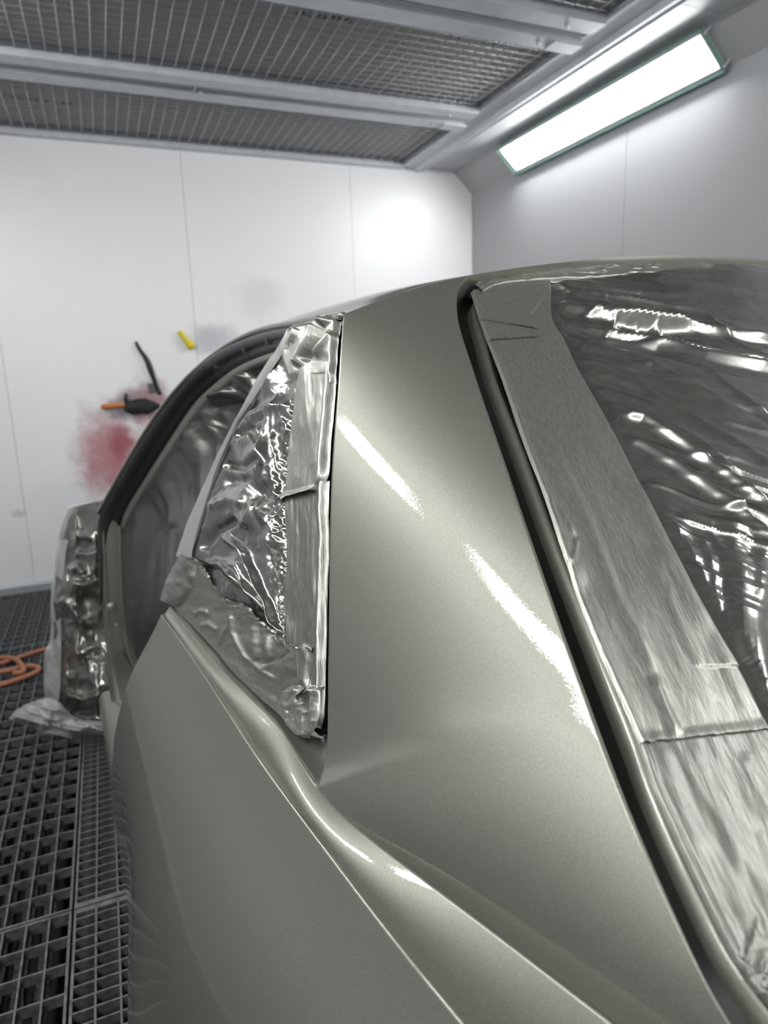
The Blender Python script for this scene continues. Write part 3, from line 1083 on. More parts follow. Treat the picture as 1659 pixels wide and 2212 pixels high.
def strip_px(A, B, n, m, plane, hfun, ext=0.):
    """sheet between two pixel outlines on a window plane, with height function hfun(px,py,u,v)"""
    a = polyres(A, n) if len(A) < 3 else resample(np.array(A, float), n)
    b = polyres(B, n) if len(B) < 3 else resample(np.array(B, float), n)
    u = np.linspace(0, 1, m)
    X = a[:, None, 0] * (1 - u) + b[:, None, 0] * u
    Y = a[:, None, 1] * (1 - u) + b[:, None, 1] * u
    U = np.broadcast_to(u, X.shape); V = np.broadcast_to(np.linspace(0, 1, n)[:, None], X.shape)
    return plane(X, Y, hfun(X, Y, U, V))


def side_film():
    A = [(640, 712), (622, 752), (585, 815), (550, 870), (519, 915), (492, 970), (470, 1022), (452, 1080), (437, 1130), (425, 1165), (415, 1206), (440, 1250), (500, 1315), (570, 1370), (630, 1400)]
    B = [(700, 720), (672, 783), (658, 856), (648, 913), (640, 993), (636, 1051), (632, 1092), (632, 1150), (631, 1200), (630, 1240), (630, 1283), (630, 1320), (630, 1350), (630, 1380), (632, 1402)]

    def h(x, y, u, v):
        e = sstep(0, .06, u) * sstep(0, .04, 1 - u)
        r = .004 + .009 * fbm(x / 70, y / 90, 3, 2) + .0018 * ridge(x / 45, y / 70, 8, 2)
        big = [([(530, 905), (590, 880), (640, 880)], 10, .008), ([(560, 910), (572, 960), (590, 1010), (580, 1060)], 8, .010),
               ([(470, 1150), (530, 1190), (570, 1260), (600, 1330), (622, 1375)], 6, .012), ([(440, 1215), (490, 1222), (520, 1250), (560, 1290), (610, 1350)], 7, .010),
               ([(430, 1190), (470, 1145), (520, 1120)], 9, -.010), ([(480, 1040), (540, 1040), (590, 1090)], 14, -.010), ([(475, 1000), (530, 1010), (580, 985)], 9, -.009),
               ([(505, 945), (540, 925), (570, 960)], 8, -.010), ([(530, 1150), (560, 1100), (590, 1130), (600, 1200)], 18, .012), ([(450, 1100), (500, 1080), (540, 1090)], 12, .008),
               ([(575, 1000), (560, 1080), (580, 1160), (600, 1240)], 9, -.008), ([(585, 870), (582, 960), (575, 1020)], 5, .006), ([(605, 930), (600, 1010), (610, 1090)], 6, .008)]
        for p, w, a in big: r = r + fold(x, y, p, w, a)
        sharp = [([(480, 1140), (545, 1200), (585, 1290), (628, 1385)], 6, .005), ([(575, 900), (578, 980), (560, 1040), (572, 1130), (600, 1230)], 7, .006),
                 ([(455, 1205), (520, 1225), (560, 1300), (600, 1350)], 5, .004), ([(605, 850), (600, 940), (612, 1030)], 5, .006)]
        for p, w, a in sharp: r = r + crease(x, y, p, w, a)
        # puckered band along the tape
        dt = (1 - u) * (658 - 425) * .6
        pk = sstep(46, 8, dt) * sstep(760, 800, y)
        r = r + pk * (.005 * ridge(x / 17 + y / 60, y / 24 - x / 40, 14, 2) + .0016 * ridge(x / 9, y / 14, 19, 2))
        r = r + .0008 * ridge(x / 18 + fbm(x / 30, y / 30, 2) * 1.2, y / 22, 23, 2) * (1 - pk)
        return r * (.25 + .75 * e) * 1.0
    P = strip_px(A, B, 330, 170, winp, h)
    sub(Geo().grid(P), 'film', film_m, wm, smooth=True)


side_film()


def side_tapes():
    # folded pale edge of the film along the door pillar
    P = strip_px(DIAG_L, DIAG_R, 160, 9, winp, lambda x, y, u, v: .006 + .004 * np.sin(u * math.pi) + .001 * fbm(x / 20, y / 40, 2))
    o = sub(Geo().grid(P), 'film_edge', fold_m, wm, smooth=True); tag(o, 'flat pale folded film edge')
    # lower tape along the sill
    A = [(420, 1203), (441, 1216), (467, 1256), (499, 1295), (542, 1309), (568, 1336), (600, 1362), (640, 1392), (690, 1400)]
    B = [(361, 1293), (367, 1303), (420, 1356), (473, 1412), (526, 1472), (580, 1524), (626, 1562), (660, 1588), (672, 1594)]

    def hl(x, y, u, v):
        r = .008 + .003 * fbm(x / 40, y / 40, 5, 3)
        for p, w, a in (([(508, 1320), (512, 1370), (540, 1420), (575, 1450), (620, 1480)], 6, .0035), ([(575, 1440), (620, 1420), (650, 1400)], 5, -.003), ([(560, 1350), (560, 1400), (570, 1430)], 9, .004),
                        ([(590, 1370), (592, 1430)], 7, .004), ([(425, 1330), (440, 1322), (460, 1325)], 6, .004), ([(440, 1355), (460, 1350), (480, 1365)], 6, .004), ([(480, 1420), (520, 1440), (560, 1490), (620, 1530)], 9, .002)):
            r = r + fold(x, y, p, w, a)
        for p, w, a in (([(480, 1395), (500, 1360), (512, 1330)], 5, .003), ([(574, 1453), (610, 1425), (645, 1402)], 4, .003)):
            r = r + crease(x, y, p, w, a)
        top = sstep(.12, 0, u)
        r = r + top * .003 * ridge(x / 7, y / 7, 4, 2)
        return r * sstep(0, .03, 1 - u) - .004 * sstep(.05, 0, 1 - u)
    o = tsub(strip_px(A, B, 230, 110, winp, hl), 'tape_strip', tape_s, wm)
    # lump where strip meets the pillar at the lower front
    A = [(404, 1200), (380, 1232), (366, 1262), (358, 1296)]; B = [(441, 1216), (428, 1260), (415, 1290), (396, 1312)]
    tsub(strip_px(A, B, 60, 50, winp, lambda x, y, u, v: .013 + .009 * np.sin(u * math.pi) + .003 * fbm(x / 16, y / 24, 3, 2) - .014 * sstep(.9, 1, u) - .012 * sstep(.08, 0, u)), 'tape_strip', tape_s, wm)
    # rear vertical tapes: glossy upper piece overlapping the matt lower piece
    A = [(660, 800), (648, 862), (641, 913), (633, 993), (629, 1051), (617, 1084)]; B = [(735, 730), (728, 850), (722, 930), (718, 990), (715, 1040), (702, 1062)]
    B = [(732, 790), (728, 850), (722, 930), (718, 990), (715, 1030), (700, 1062)]

    def hu(x, y, u, v):
        r = .014 + .0022 * fbm(x / 25, y / 90, 6, 2) + .0005 * ridge(x / 8, y / 60, 16, 2)
        r = r + .006 * sstep(.94, 1., v) * (1 - u * .6)
        return r - .010 * sstep(.86, 1, u) + .002 * sstep(.84, .88, u) * sstep(.95, .9, u) - .008 * sstep(.06, 0, u)
    tsub(strip_px(A, B, 170, 60, winp, hu), 'tape_strip', tape_v, wm)
    A = [(629, 1040), (623, 1092), (625, 1150), (625, 1250), (621, 1283), (621, 1340), (622, 1384), (640, 1420), (652, 1450), (650, 1480), (640, 1510), (625, 1530)]
    B = [(714, 1040), (713, 1092), (712, 1150), (710, 1250), (709, 1283), (708, 1340), (708, 1400), (707, 1450), (706, 1490), (705, 1530), (702, 1556), (696, 1575)]

    def hv(x, y, u, v):
        r = .009 + .0022 * fbm(x / 22, y / 120, 9, 3) + .0008 * ridge(x / 5, y / 90, 2, 2)
        r = r + fold(x, y, [(672, 1390), (676, 1430), (672, 1470), (690, 1510)], 8, .004)
        return r - .008 * sstep(.88, 1, u) + .0015 * sstep(.84, .88, u) * sstep(.95, .9, u) - .006 * sstep(.05, 0, u)
    tsub(strip_px(A, B, 230, 60, winp, hv), 'tape_strip', tape_s, wm)
    # crumpled corner wad at the bottom
    A = [(634, 1482), (622, 1505), (614, 1532), (630, 1560), (655, 1586), (672, 1594)]; B = [(707, 1482), (707, 1510), (706, 1535), (703, 1555), (694, 1578), (676, 1595)]

    def hw(x, y, u, v):
        b = np.sin(np.pi * np.clip(u, 0, 1)) ** .5
        return .010 + b * (.007 + .004 * ridge(x / 26, y / 36, 12, 2) + .002 * fbm(x / 14, y / 16, 15, 2)) - .006 * sstep(.9, 1, v) - .006 * sstep(.1, 0, v)
    tsub(strip_px(A, B, 110, 90, winp, hw), 'tape_strip', tape_v, wm)
    # torn dark flap
    f0 = [winp(np.array(a, float), np.array(b, float), np.array(h)) for a, b, h in ((676, 1500, .020), (696, 1489, .024), (690, 1508, .034), (680, 1516, .026))]
    g = Geo(); g.V = [tuple(p) for p in f0] + [tuple(p - WN * .001) for p in f0]; g.F = [(0, 1, 2, 3), (7, 6, 5, 4)] + [(i, (i + 1) % 4, 4 + (i + 1) % 4, 4 + i) for i in range(4)]
    sub(g, 'tape_flap', dark_rub, wm)
    # top corner: tape wrapped and folded over
    A = [(630, 706), (625, 735), (618, 768), (628, 800), (640, 830)]; B = [(741, 684), (739, 720), (736, 755), (733, 790), (729, 830)]

    def ht(x, y, u, v):
        r = .014 + .003 * fbm(x / 40, y / 40, 31, 2)
        for p, w, a in (([(702, 700), (688, 735), (668, 775), (655, 800)], 9, .014), ([(715, 695), (704, 735), (690, 765), (672, 790)], 5, -.014), ([(735, 722), (715, 752), (695, 778)], 7, .008),
                        ([(640, 745), (650, 730), (655, 715)], 6, .006), ([(628, 760), (635, 735), (640, 712)], 6, -.006)):
            r = r + fold(x, y, p, w, a)
        r = r + sstep(26, 8, np.hypot(x - 710, y - 690)) * (.010 + .004 * ridge(x / 12, y / 12, 41, 2))
        return r - .010 * sstep(.94, 1, u) - .006 * sstep(.08, 0, u) - .008 * sstep(.10, 0, v) - .005 * sstep(.85, 1, v)
    tsub(strip_px(A, B, 150, 120, winp, ht), 'tape_strip', tape_v, wm)


fold_m = mat('folded_film_edge', (.30, .305, .295), .45, .25, .2, .2)
side_tapes()


# ------------------------------------------------------------------ masking: rear window
def glass_ab(P):
    """fractions across and down the rear glass"""
    dn = BL - TL
    ar = AXR
    r = P - TL
    b = (r @ GN * 0) + np.clip((r @ unit(dn - ar * (dn @ ar))) / np.linalg.norm(dn - ar * (dn @ ar)), -.2, 1.2)
    l = TL + dn * b[..., None]
    w = 2 * ((CP0 - l) @ AXR)
    return ((P - l) @ AXR) / w, b


def glasspx(px, py, h=0.):
    px = np.asarray(px, float); py = np.asarray(py, float)
    d = np.stack([(px - CX) / F, -(py - CY) / F, -np.ones_like(px)], -1) @ ROT.T
    bow = np.zeros_like(px)
    for _ in range(6):
        t = ((TL - CAM) @ GN + bow) / (d @ GN)
        P = CAM + d * t[..., None]
        a, b = glass_ab(P)
        bow = .6 * bow + .4 * (.07 * np.clip(1 - (2 * a - 1) ** 2, 0, 1) * np.clip(1 - .6 * b, 0, 1.1))
    return P + GN * np.asarray(h)[..., None]


rw = empty('rear_window_masking', glasspx(np.array(1400.), np.array(1000.)), 'silvery film and wide tape masking the sloping rear window', 'masking')
TAPE_L = [(1014, 634), (1022, 660), (1035, 700), (1052, 745), (1075, 805), (1105, 890), (1132, 968), (1167, 1066), (1201, 1170), (1236, 1270), (1282, 1388), (1330, 1500), (1374, 1605), (1404, 1690), (1450, 1795), (1510, 1925), (1565, 2040), (1625, 2135), (1700, 2215), (1800, 2300)]
TAPE_R = [(1186, 600), (1188, 650), (1192, 700), (1214, 738), (1234, 782), (1264, 838), (1302, 906), (1347, 992), (1393, 1086), (1440, 1180), (1490, 1276), (1540, 1366), (1592, 1452), (1628, 1525), (1664, 1600), (1735, 1740), (1800, 1880), (1880, 2030), (1960, 2170), (2060, 2320)]
TLc = resample(np.array(TAPE_L, float), 800); TRc = resample(np.array(TAPE_R, float), 800)


def pleat(x, y, pts, w, h, fade=.15):
    """stretch fold with one steep and one broad flank"""
    d, f = dist_poly(x, y, pts)
    e = sstep(-.001, fade, f) * sstep(-.001, fade, 1 - f)
    return h * np.where(d < 0, np.exp(-(d / (w * .45)) ** 2), np.exp(-(d / (w * 1.7)) ** 2)) * e


def film_fold(x, y):
    X = x - 1190.
    m0 = .12; k = .00062
    c = (y - 600 - X * m0) / (1 + k * np.clip(X, 0, 900)) + 600          # rows of the fanned stretch lines
    c = c + 9 * fbm(x / 220, y / 160, 7, 2)
    r = .0075 * ridge(c / 40, x / 1200, 3, 2) + .0014 * ridge(c / 16, x / 1100, 13, 2)
    r = r * (1.5 + 1.1 * sstep(900, 700, y))
    lowr = sstep(1120, 1330, y - (x - 1450) * .25)
    r = r * (1 - .95 * lowr) * (.35 + .65 * sstep(-1, .5, fbm(x / 240, c / 130, 40, 2) * 2))
    r = r + lowr * (.0026 * fbm((x - (y - 1200) * .12) / 46, y / 400, 51, 2) + .0005 * ridge((x - (y - 1200) * .1) / 24, y / 360, 52, 2))
    # individual pleats read off the photograph
    for p, w, h in (([(1195, 640), (1290, 640), (1420, 665), (1560, 705), (1700, 752)], 9, .007), ([(1390, 600), (1480, 622), (1600, 640), (1700, 660)], 8, .007),
                    ([(1235, 752), (1330, 744), (1420, 746), (1520, 772), (1640, 795), (1720, 818)], 9, .010), ([(1300, 800), (1400, 800), (1500, 850), (1600, 905), (1700, 960)], 9, .004),
                    ([(1310, 905), (1380, 915), (1470, 975), (1580, 1060), (1700, 1150)], 6, .010), ([(1335, 945), (1420, 1000), (1540, 1085), (1680, 1200)], 7, .010),
                    ([(1500, 790), (1570, 850), (1700, 945)], 6, .004), ([(1240, 690), (1330, 700), (1420, 720)], 10, .004),
                    ([(1225, 790), (1330, 822), (1450, 880), (1560, 950), (1720, 1060)], 9, .005), ([(1215, 700), (1300, 668), (1400, 672)], 6, .004), ([(1260, 835), (1360, 870), (1480, 950), (1600, 1040)], 7, .003),
                     ([(1410, 700), (1432, 715), (1436, 738)], 6, .004)):
        r = r + pleat(x, y, p, w * .8, h * 1.25)
    for p, w, h in (([(1550, 1060), (1592, 1240), (1590, 1340), (1625, 1560)], 30, .0060), ([(1660, 1100), (1625, 1340), (1660, 1600)], 24, .0045), ([(1400, 1090), (1470, 1180), (1500, 1260), (1530, 1350)], 20, .0045),
                    ([(1500, 1130), (1535, 1250), (1548, 1380)], 12, .002), ([(1450, 1120), (1520, 1150), (1560, 1200)], 10, .003)):
        r = r + fold(x, y, p, w, h, .25)
    for p, w, h in (([(1180, 607), (1290, 620), (1400, 640)], 4, .004), ([(1290, 640), (1330, 690), (1317, 735)], 4, .003), ([(1350, 690), (1385, 705)], 4, .003), ([(1255, 712), (1300, 735), (1330, 700)], 4, .003),
                    ([(1500, 680), (1580, 740), (1700, 800)], 4, .005), ([(1420, 690), (1520, 730), (1600, 770), (1700, 800)], 4, .003)):
        r = r + crease(x, y, p, w, h * .9, .15)
    return r


def rear_film():
    ys = np.concatenate([np.linspace(0, 1, 420)])
    yv = 598 + (1760 - 598) * ys
    xl = np.interp(yv, TRc[:, 1], TRc[:, 0]) - 14
    us = np.concatenate([np.linspace(0, .16, 34)[:-1], np.linspace(.16, 1, 200)])
    X = xl[:, None] * (1 - us) + 1790 * us
    yt = np.interp(X, [1180, 1300, 1450, 1560, 1660, 1800], [611, 602, 596, 594, 598, 604])
    Y = yt + (yv - 598)[:, None]
    dt = X - xl[:, None]
    h = .0035 + film_fold(X, Y) * (.25 + .75 * sstep(5, 60, dt))
    pk = sstep(70, 10, dt) * sstep(640, 700, Y)
    h = h + pk * (.0020 * ridge(Y / 13 + dt / 40 + 2 * fbm(X / 60, Y / 60, 5), dt / 60, 61, 2) + .0010 * ridge(Y / 7, dt / 30, 62, 2)) * (.4 + .6 * sstep(-.2, .3, fbm(X / 90, Y / 90, 66)))
    h = h * sstep(12, 48, dt) + .0012
    sub(Geo().grid(glasspx(X, Y, h)), 'film', film_m, rw, smooth=True)
    # rest of the glass, out of the picture to the right
    yv = np.linspace(604, 2290, 60)
    xs = np.maximum(1786, np.interp(yv, TRc[:, 1], TRc[:, 0]) - 6)
    xq = np.linspace(0, 1, 160)
    X = xs[:, None] + (3600 - xs[:, None]) * xq
    a, b = glass_ab(glasspx(X, np.broadcast_to(yv[:, None], X.shape)))
    xe = np.array([np.interp(.97, np.maximum.accumulate(a[i]), X[i]) for i in range(60)])
    xe = np.maximum(xe, xs + 20)
    X = xs[:, None] + (xe - xs)[:, None] * np.linspace(0, 1, 70)
    Y = np.broadcast_to(yv[:, None], X.shape)
    h = .006 + .004 * fbm(Y / 60, X / 500, 5, 3)
    sub(Geo().grid(glasspx(X, Y, h)), 'film', film_m, rw, smooth=True)


def rear_tapes():
    def piece(y0l, y1l, y0r, y1r, base, nm='tape_strip', m=None, extra=None, n=200, uu_=(0, 1), jag=3):
        vv = np.linspace(0, 1, n)
        L = np.stack([np.interp(y0l + (y1l - y0l) * vv, TLc[:, 1], TLc[:, 0]), y0l + (y1l - y0l) * vv], -1)
        R = np.stack([np.interp(y0r + (y1r - y0r) * vv, TRc[:, 1], TRc[:, 0]), y0r + (y1r - y0r) * vv], -1)
        u = np.linspace(uu_[0], uu_[1], 90)
        X = L[:, None, 0] * (1 - u) + R[:, None, 0] * u; Y = L[:, None, 1] * (1 - u) + R[:, None, 1] * u
        # torn ends are slightly jagged
        en = sstep(.03, 0, vv) - sstep(.97, 1, vv)
        Y = Y + (np.abs(en)[:, None]) * jag * fbm(u * 22, u * 0 + base * 900, 3, 3)[None, :]
        U = np.broadcast_to(u, X.shape); V = np.broadcast_to(vv[:, None], X.shape)
        k = (Y - 700) / 1000
        h = base + .0014 * fbm((X - Y * .45) / 40, Y / 200, 71, 2) + .00018 * ridge((X - Y * .45) / 9, Y / 70, 75, 2)
        if extra: h = h + extra(X, Y, U, V)
        h = h - .004 * sstep(.02, 0, U) + .0012 * sstep(.0, .02, U) * sstep(.07, .03, U)
        h = h * 1.0 - .0045 * sstep(.985, 1, U)
        tsub(glasspx(X, Y, h), nm, m or tape_m, rw)

    def ex_top(x, y, u, v):
        r = -.0006 * sstep(.48, .52, v) + .0015 * sstep(.97, 1, v) * sstep(.3, .5, u) * sstep(.75, .55, u)
        r = r + crease(x, y, [(1140, 688), (1165, 655), (1186, 615)], 2.5, .0018, .05)
        return r

    def ex_mid(x, y, u, v):
        r = 0
        for p, w, h in (([(1120, 1000), (1200, 1150), (1260, 1290)], 22, .004), ([(1160, 930), (1260, 1120), (1330, 1300), (1420, 1480)], 14, .0035), ([(1270, 960), (1340, 1090), (1420, 1240)], 18, -.003),
                        ([(1350, 1030), (1440, 1210), (1530, 1400)], 22, .0035), ([(1075, 740), (1095, 790), (1120, 850)], 14, .0025), ([(1170, 1060), (1210, 1120), (1240, 1170)], 5, .003),
                        ([(1222, 1235), (1236, 1200), (1240, 1170)], 4, .003), ([(1400, 1460), (1430, 1540), (1460, 1600)], 12, .0035)):
            r = r + fold(x, y, p, w, h * .75, .2)
        return r + .0012 * sstep(.97, 1, v)

    def ex_low(x, y, u, v):
        r = 0
        for p, w, h in (([(1420, 1600), (1460, 1720), (1520, 1850)], 12, .003), ([(1480, 1590), (1540, 1740), (1620, 1920)], 14, .003), ([(1600, 1620), (1660, 1800)], 16, .004), ([(1640, 1960), (1610, 2060), (1580, 2110)], 6, .003),
                        ([(1640, 1790), (1680, 1900)], 14, -.004)):
            r = r + fold(x, y, p, w * 1.2, h * .22, .2)
        return r + .0022 * sstep(1950, 2150, y) * ridge(x / 30, y / 30, 77, 2)
    piece(1560, 2300, 1560, 2320, .0035, m=tape_l, extra=ex_low)
    piece(725, 1612, 715, 1580, .0052, extra=lambda x, y, u, v: ex_mid(x, y, u, v) + .0024 * sstep(.62, .80, u) * sstep(1448, 1446, y), n=330)
    piece(690, 744, 700, 730, .0066, n=60)
    piece(636, 698, 604, 728, .0078, extra=ex_top, n=110)
    # crinkled strip along the top edge of the glass
    A = np.array([(1018, 626), (1040, 611), (1090, 598), (1180, 588), (1300, 581), (1450, 576), (1600, 575), (1760, 577), (1900, 583)], float)
    B = np.array([(1040, 640), (1070, 626), (1120, 618), (1190, 614), (1300, 606), (1450, 600), (1600, 598), (1760, 604), (1900, 612)], float)
    P = strip_px(A, B, 330, 36, glasspx, lambda x, y, u, v: .0085 + .0028 * ridge(x / 60, y / 7, 81, 3) + .0012 * fbm(x / 16, y / 5, 82, 2) - .006 * sstep(.9, 1, u) - .004 * sstep(.1, 0, u))
    tsub(P, 'tape_strip', tape_v, rw)


rear_film()
rear_tapes()


# ------------------------------------------------------------------ front fender wrapped in film, beyond the hinge pillar
def fender_wrap():
    c = at(170, 1400, Y=2.75)
    r = empty('fender_wrap', c, 'crumpled plastic film wrapped around the front end of the car, with milky loose edges', 'masking film')
    Lp = [(147, 1098), (132, 1132), (121, 1185), (116, 1240), (113, 1300), (112, 1350), (111, 1400), (112, 1450), (116, 1500), (126, 1530), (140, 1556), (150, 1580)]
    Rp = [(232, 1078), (236, 1132), (238, 1185), (239, 1240), (240, 1300), (242, 1350), (246, 1400), (250, 1450), (252, 1500), (250, 1530), (250, 1556), (250, 1580)]
    n, m = 220, 90
    A = resample(np.array(Lp, float), n); B = resample(np.array(Rp, float), n)
    u = np.linspace(0, 1, m); v = np.linspace(0, 1, n)[:, None]
    X = A[:, None, 0] * (1 - u) + B[:, None, 0] * u; Y = A[:, None, 1] * (1 - u) + B[:, None, 1] * u
    D = 2.98 - .30 * np.sqrt(np.clip(1 - (1 - u) ** 2, 0, 1)) + 0 * v - .05 * np.sin(v * 9) * u
    d = .045 * ridge(X / 46, Y / 80, 3, 2) + .012 * fbm(X / 17, Y / 24, 4, 2)
    for p, w, h in (([(160, 1195), (190, 1200), (215, 1190)], 8, .05), ([(150, 1235), (165, 1225), (180, 1240)], 9, .06), ([(155, 1260), (185, 1265), (214, 1250)], 8, .05), ([(130, 1290), (160, 1320), (180, 1350)], 9, .04),
                    ([(160, 1415), (185, 1405), (200, 1385)], 9, .05), ([(140, 1500), (180, 1512), (225, 1498)], 9, .07), ([(185, 1280), (195, 1320), (205, 1400)], 14, -.05), ([(140, 1540), (180, 1535), (225, 1535)], 12, -.05)):
        d = d + fold(X, Y, p, w, h, .1)
    D = D - d
    ds = np.stack([(X - CX) / F, -(Y - CY) / F, -np.ones_like(X)], -1) @ ROT.T
    sub(Geo().grid(CAM + ds * D[..., None]), 'film', wrap_m, r, smooth=True)
    # milky loose outer layer down the left side
    A = np.array([(150, 1092), (128, 1134), (117, 1190), (112, 1260), (109, 1320), (106, 1388), (97, 1404), (95, 1450), (95, 1490), (102, 1512), (112, 1530)], float)
    B = np.array([(190, 1086), (160, 1130), (143, 1190), (136, 1260), (132, 1320), (132, 1388), (132, 1404), (131, 1450), (129, 1490), (127, 1512), (130, 1530)], float)
    A = resample(A, 120); B = resample(B, 120); u = np.linspace(0, 1, 24)
    X = A[:, None, 0] * (1 - u) + B[:, None, 0] * u; Y = A[:, None, 1] * (1 - u) + B[:, None, 1] * u
    D = 2.92 - .12 * u + .02 * fbm(X / 14, Y / 40, 8, 3)
    ds = np.stack([(X - CX) / F, -(Y - CY) / F, -np.ones_like(X)], -1) @ ROT.T
    o = sub(Geo().grid(CAM + ds * D[..., None]), 'loose_film', milky, r, smooth=True); tag(o, 'milky translucent loose film edge')
    # flared skirt on the floor side
    A = np.array([(18, 1552), (40, 1530), (70, 1516), (98, 1508), (126, 1514), (150, 1540), (180, 1555), (215, 1558), (240, 1560)], float)
    B = np.array([(22, 1556), (45, 1566), (68, 1568), (90, 1586), (118, 1596), (147, 1596), (180, 1592), (215, 1590), (240, 1590)], float)
    A = resample(A, 150); B = resample(B, 150); u = np.linspace(0, 1, 50)
    X = A[:, None, 0] * (1 - u) + B[:, None, 0] * u; Y = A[:, None, 1] * (1 - u) + B[:, None, 1] * u
    D = 2.62 - .10 * np.sin(u * math.pi) - .05 * ridge((Y - X * .25) / 17, X / 70, 6, 2) + 0 * X
    ds = np.stack([(X - CX) / F, -(Y - CY) / F, -np.ones_like(X)], -1) @ ROT.T
    o = sub(Geo().grid(CAM + ds * D[..., None]), 'loose_film', milky, r, smooth=True); tag(o, 'milky film skirt flaring out over the floor')


wrap_m = mat('crumpled_wrap', (.26, .26, .235), .22, .75, .4, .08)
fender_wrap()


# ------------------------------------------------------------------ things hung on the far wall, and the hose
def wall_things():
    Yw = YF - .002
    def wp(px, py, out=.02): return at(px, py, Y=Yw - out)
    # yellow marker-like clip
    a, b = wp(386, 715, .016), wp(417, 752, .016)
    r = empty('yellow_holder', (a + b) / 2, 'yellow plastic tube-shaped holder fixed slanting on the white far wall', 'holder')
    t = np.linspace(0, 1, 9)[:, None]
    P = a + (b - a) * t
    rad = np.array([.010, .0165, .017, .017, .0175, .021, .026, .028, .018])
    sub(Geo().tube(P, rad, 14), 'body', yellow_m, r, smooth=True)
    sub(Geo().tube(P[1:7] + np.array([.004, -.012, .010]), .008, 8), 'clip', mat('pale_yellow', (.9, .80, .25), .35), r, smooth=True)
    sub(Geo().box((a + b) / 2 - np.array([.012, -.002, .012]), (a + b) / 2 + np.array([.012, .018, .012])), 'mount', yellow_m, r)
    # black hanging strap
    pts = [(293, 738), (303, 757), (316, 776), (324, 796), (331, 815), (338, 834), (346, 852)]
    P = np.array([wp(x, y, .014) for x, y in pts])
    r = empty('hanging_strap', P[0], 'black rubber strap hanging on the far wall above the stained patch', 'strap')
    Q = resample(P, 30)
    sub(Geo().tube(Q, np.interp(np.linspace(0, 1, 30), [0, .2, .5, .8, 1], [.009, .013, .019, .013, .012]), 8), 'strap_band', black_m, r, smooth=True)
    c = wp(330, 838, .012); sub(Geo().box(c - np.array([.028, .0, .030]), c + np.array([.02, .012, .03])), 'bracket', mat('grey_bracket', (.12, .11, .11), .6), r)
    # orange-handled tool, its head black with old paint
    a, b = wp(219, 879, .03), wp(275, 874, .03)
    r = empty('orange_handled_brush', (a + b) / 2, 'orange-handled brush with paint-blackened head, stuck to the far wall', 'brush')
    sub(Geo().tube(resample(np.array([a, (a + b) / 2, b]), 12), np.array([.012, .0165, .017, .016, .016, .015, .015, .014, .014, .013, .013, .012]), 12), 'handle', wood_or, r, smooth=True)
    sub(Geo().tube(np.array([a - np.array([.002, 0, 0]), a - np.array([.004, 0, 0])]), .008, 10), 'handle_hole', black_m, r)
    g = Geo()
    c = wp(305, 878, .035)
    U = np.linspace(0, math.pi, 16); Vv = np.linspace(0, 2 * math.pi, 28)
    S = np.zeros((16, 28, 3))
    for i, p in enumerate(U):
        for j, q_ in enumerate(Vv):
            d = np.array([math.cos(p), math.sin(p) * math.cos(q_), math.sin(p) * math.sin(q_)])
            rr = 1 + .28 * float(fbm(3 * d[0] + 4, 3 * d[2] + d[1] * 2, 4, 3))
            S[i, j] = c + d * np.array([.105, .028, .05]) * rr
    sub(g.grid(S), 'brush_head', mat('paint_blackened', (.02, .02, .025), .7), r, smooth=True)
    P = np.array([wp(x, y, .03) for x, y in ((276, 874), (272, 862), (272, 850))]); sub(Geo().tube(P, np.array([.018, .014, .006]), 8), 'prong', black_m, r, smooth=True)


def hose():
    z = .012
    def fp(px, py): return at(px, py, Z=z)
    pts = [(-60, 1492), (-20, 1484), (20, 1474), (55, 1462), (78, 1452), (84, 1446), (76, 1440), (50, 1441), (20, 1448), (-20, 1452), (-50, 1446), (-55, 1434), (-25, 1426), (10, 1424), (32, 1428), (46, 1440), (52, 1452), (48, 1460), (30, 1463)]
    P = np.array([fp(*p) for p in pts])
    P[10:, 2] += np.linspace(0, .02, len(P) - 10)
    P = resample(P, 160)
    r = tag(Geo().tube(P, .0125, 10).make('air_hose', orange_m, None, True), 'orange air hose looped on the floor grates left of the wrapped fender', 'hose')
    pts = [(-60, 1446), (-10, 1436), (30, 1424), (60, 1414), (100, 1402), (150, 1392)]
    P = resample(np.array([fp(*p) for p in pts]), 60)
    o = Geo().tube(P, .011, 10).make('hose_tail', orange_m, None, True)
    o.parent = r


wall_things()
hose()


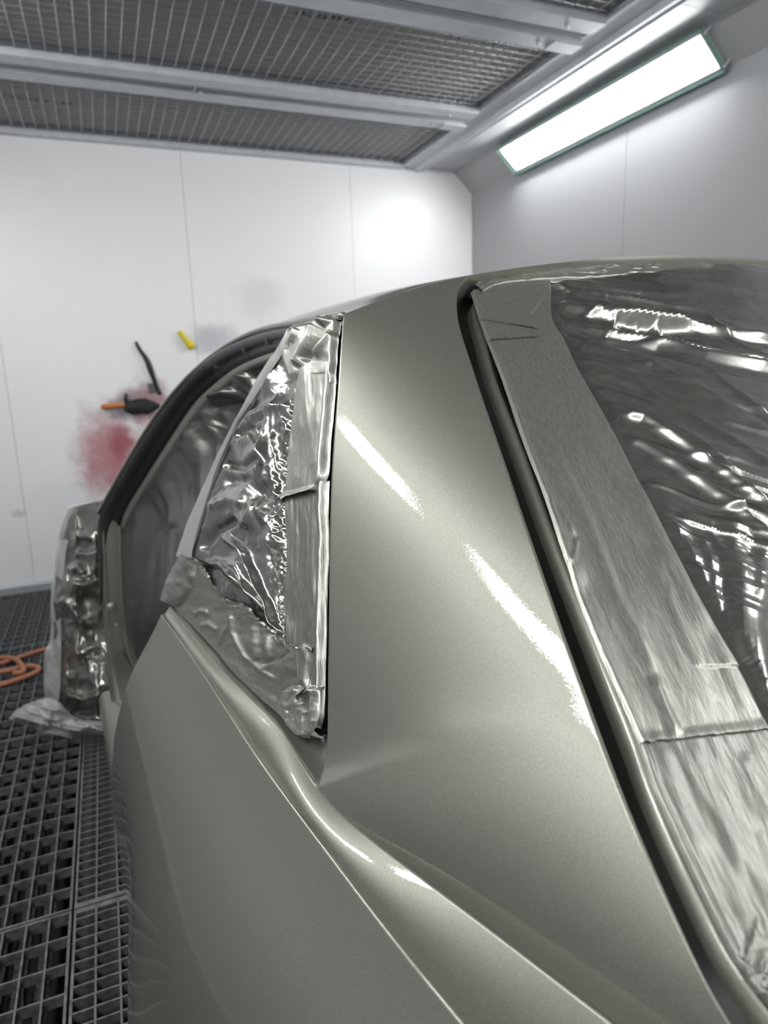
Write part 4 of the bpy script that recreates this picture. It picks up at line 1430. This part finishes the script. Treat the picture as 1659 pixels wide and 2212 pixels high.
# ------------------------------------------------------------------ paint stains on the far wall
def stains():
    b = wall_dirty.node_tree.nodes['Principled BSDF']
    geo = nd(wall_dirty, 'ShaderNodeNewGeometry')
    prev = None; prevc = (.90, .902, .915, 1)
    nz = nd(wall_dirty, 'ShaderNodeTexNoise'); nz.inputs['Scale'].default_value = 11; nz.inputs['Detail'].default_value = 5
    wire_up(wall_dirty, geo, 'Position', nz, 'Vector')
    for (px, py), rx, rz, c, amt in (((235, 985), .26, .40, (.42, .10, .13), .85), ((262, 955), .12, .17, (.34, .05, .08), .9), ((312, 868), .22, .16, (.20, .12, .14), .9), ((285, 885), .20, .10, (.10, .10, .12), .8),
                                     ((330, 880), .20, .22, (.42, .16, .18), .6), ((455, 735), .24, .14, (.46, .46, .50), .8), ((560, 640), .22, .18, (.62, .60, .58), .4), ((40, 1110), .06, .03, (.5, .5, .52), .6)):
        c0 = at(px, py, Y=YF)
        mp = nd(wall_dirty, 'ShaderNodeMapping'); mp.vector_type = 'POINT'
        mp.inputs['Location'].default_value = (-c0[0] / rx, 0, -c0[2] / rz); mp.inputs['Scale'].default_value = (1 / rx, 0, 1 / rz)
        wire_up(wall_dirty, geo, 'Position', mp, 'Vector')
        ln = nd(wall_dirty, 'ShaderNodeVectorMath', operation='LENGTH'); wire_up(wall_dirty, mp, 0, ln, 0)
        ad = nd(wall_dirty, 'ShaderNodeMath', operation='MULTIPLY_ADD'); wire_up(wall_dirty, nz, 0, ad, 0); ad.inputs[1].default_value = -.9
        wire_up(wall_dirty, ln, 'Value', ad, 2)
        mr = nd(wall_dirty, 'ShaderNodeMapRange'); mr.interpolation_type = 'SMOOTHSTEP'
        mr.inputs['From Min'].default_value = .65; mr.inputs['From Max'].default_value = -.25; mr.inputs['To Max'].default_value = amt
        wire_up(wall_dirty, ad, 0, mr, 'Value')
        mx = nd(wall_dirty, 'ShaderNodeMix', data_type='RGBA')
        wire_up(wall_dirty, mr, 0, mx, 'Factor')
        if prev is None: mx.inputs[6].default_value = prevc
        else: wall_dirty.node_tree.links.new(prev.outputs[2], mx.inputs[6])
        mx.inputs[7].default_value = (*c, 1)
        prev = mx
    wall_dirty.node_tree.links.new(prev.outputs[2], b.inputs['Base Color'])


stains()
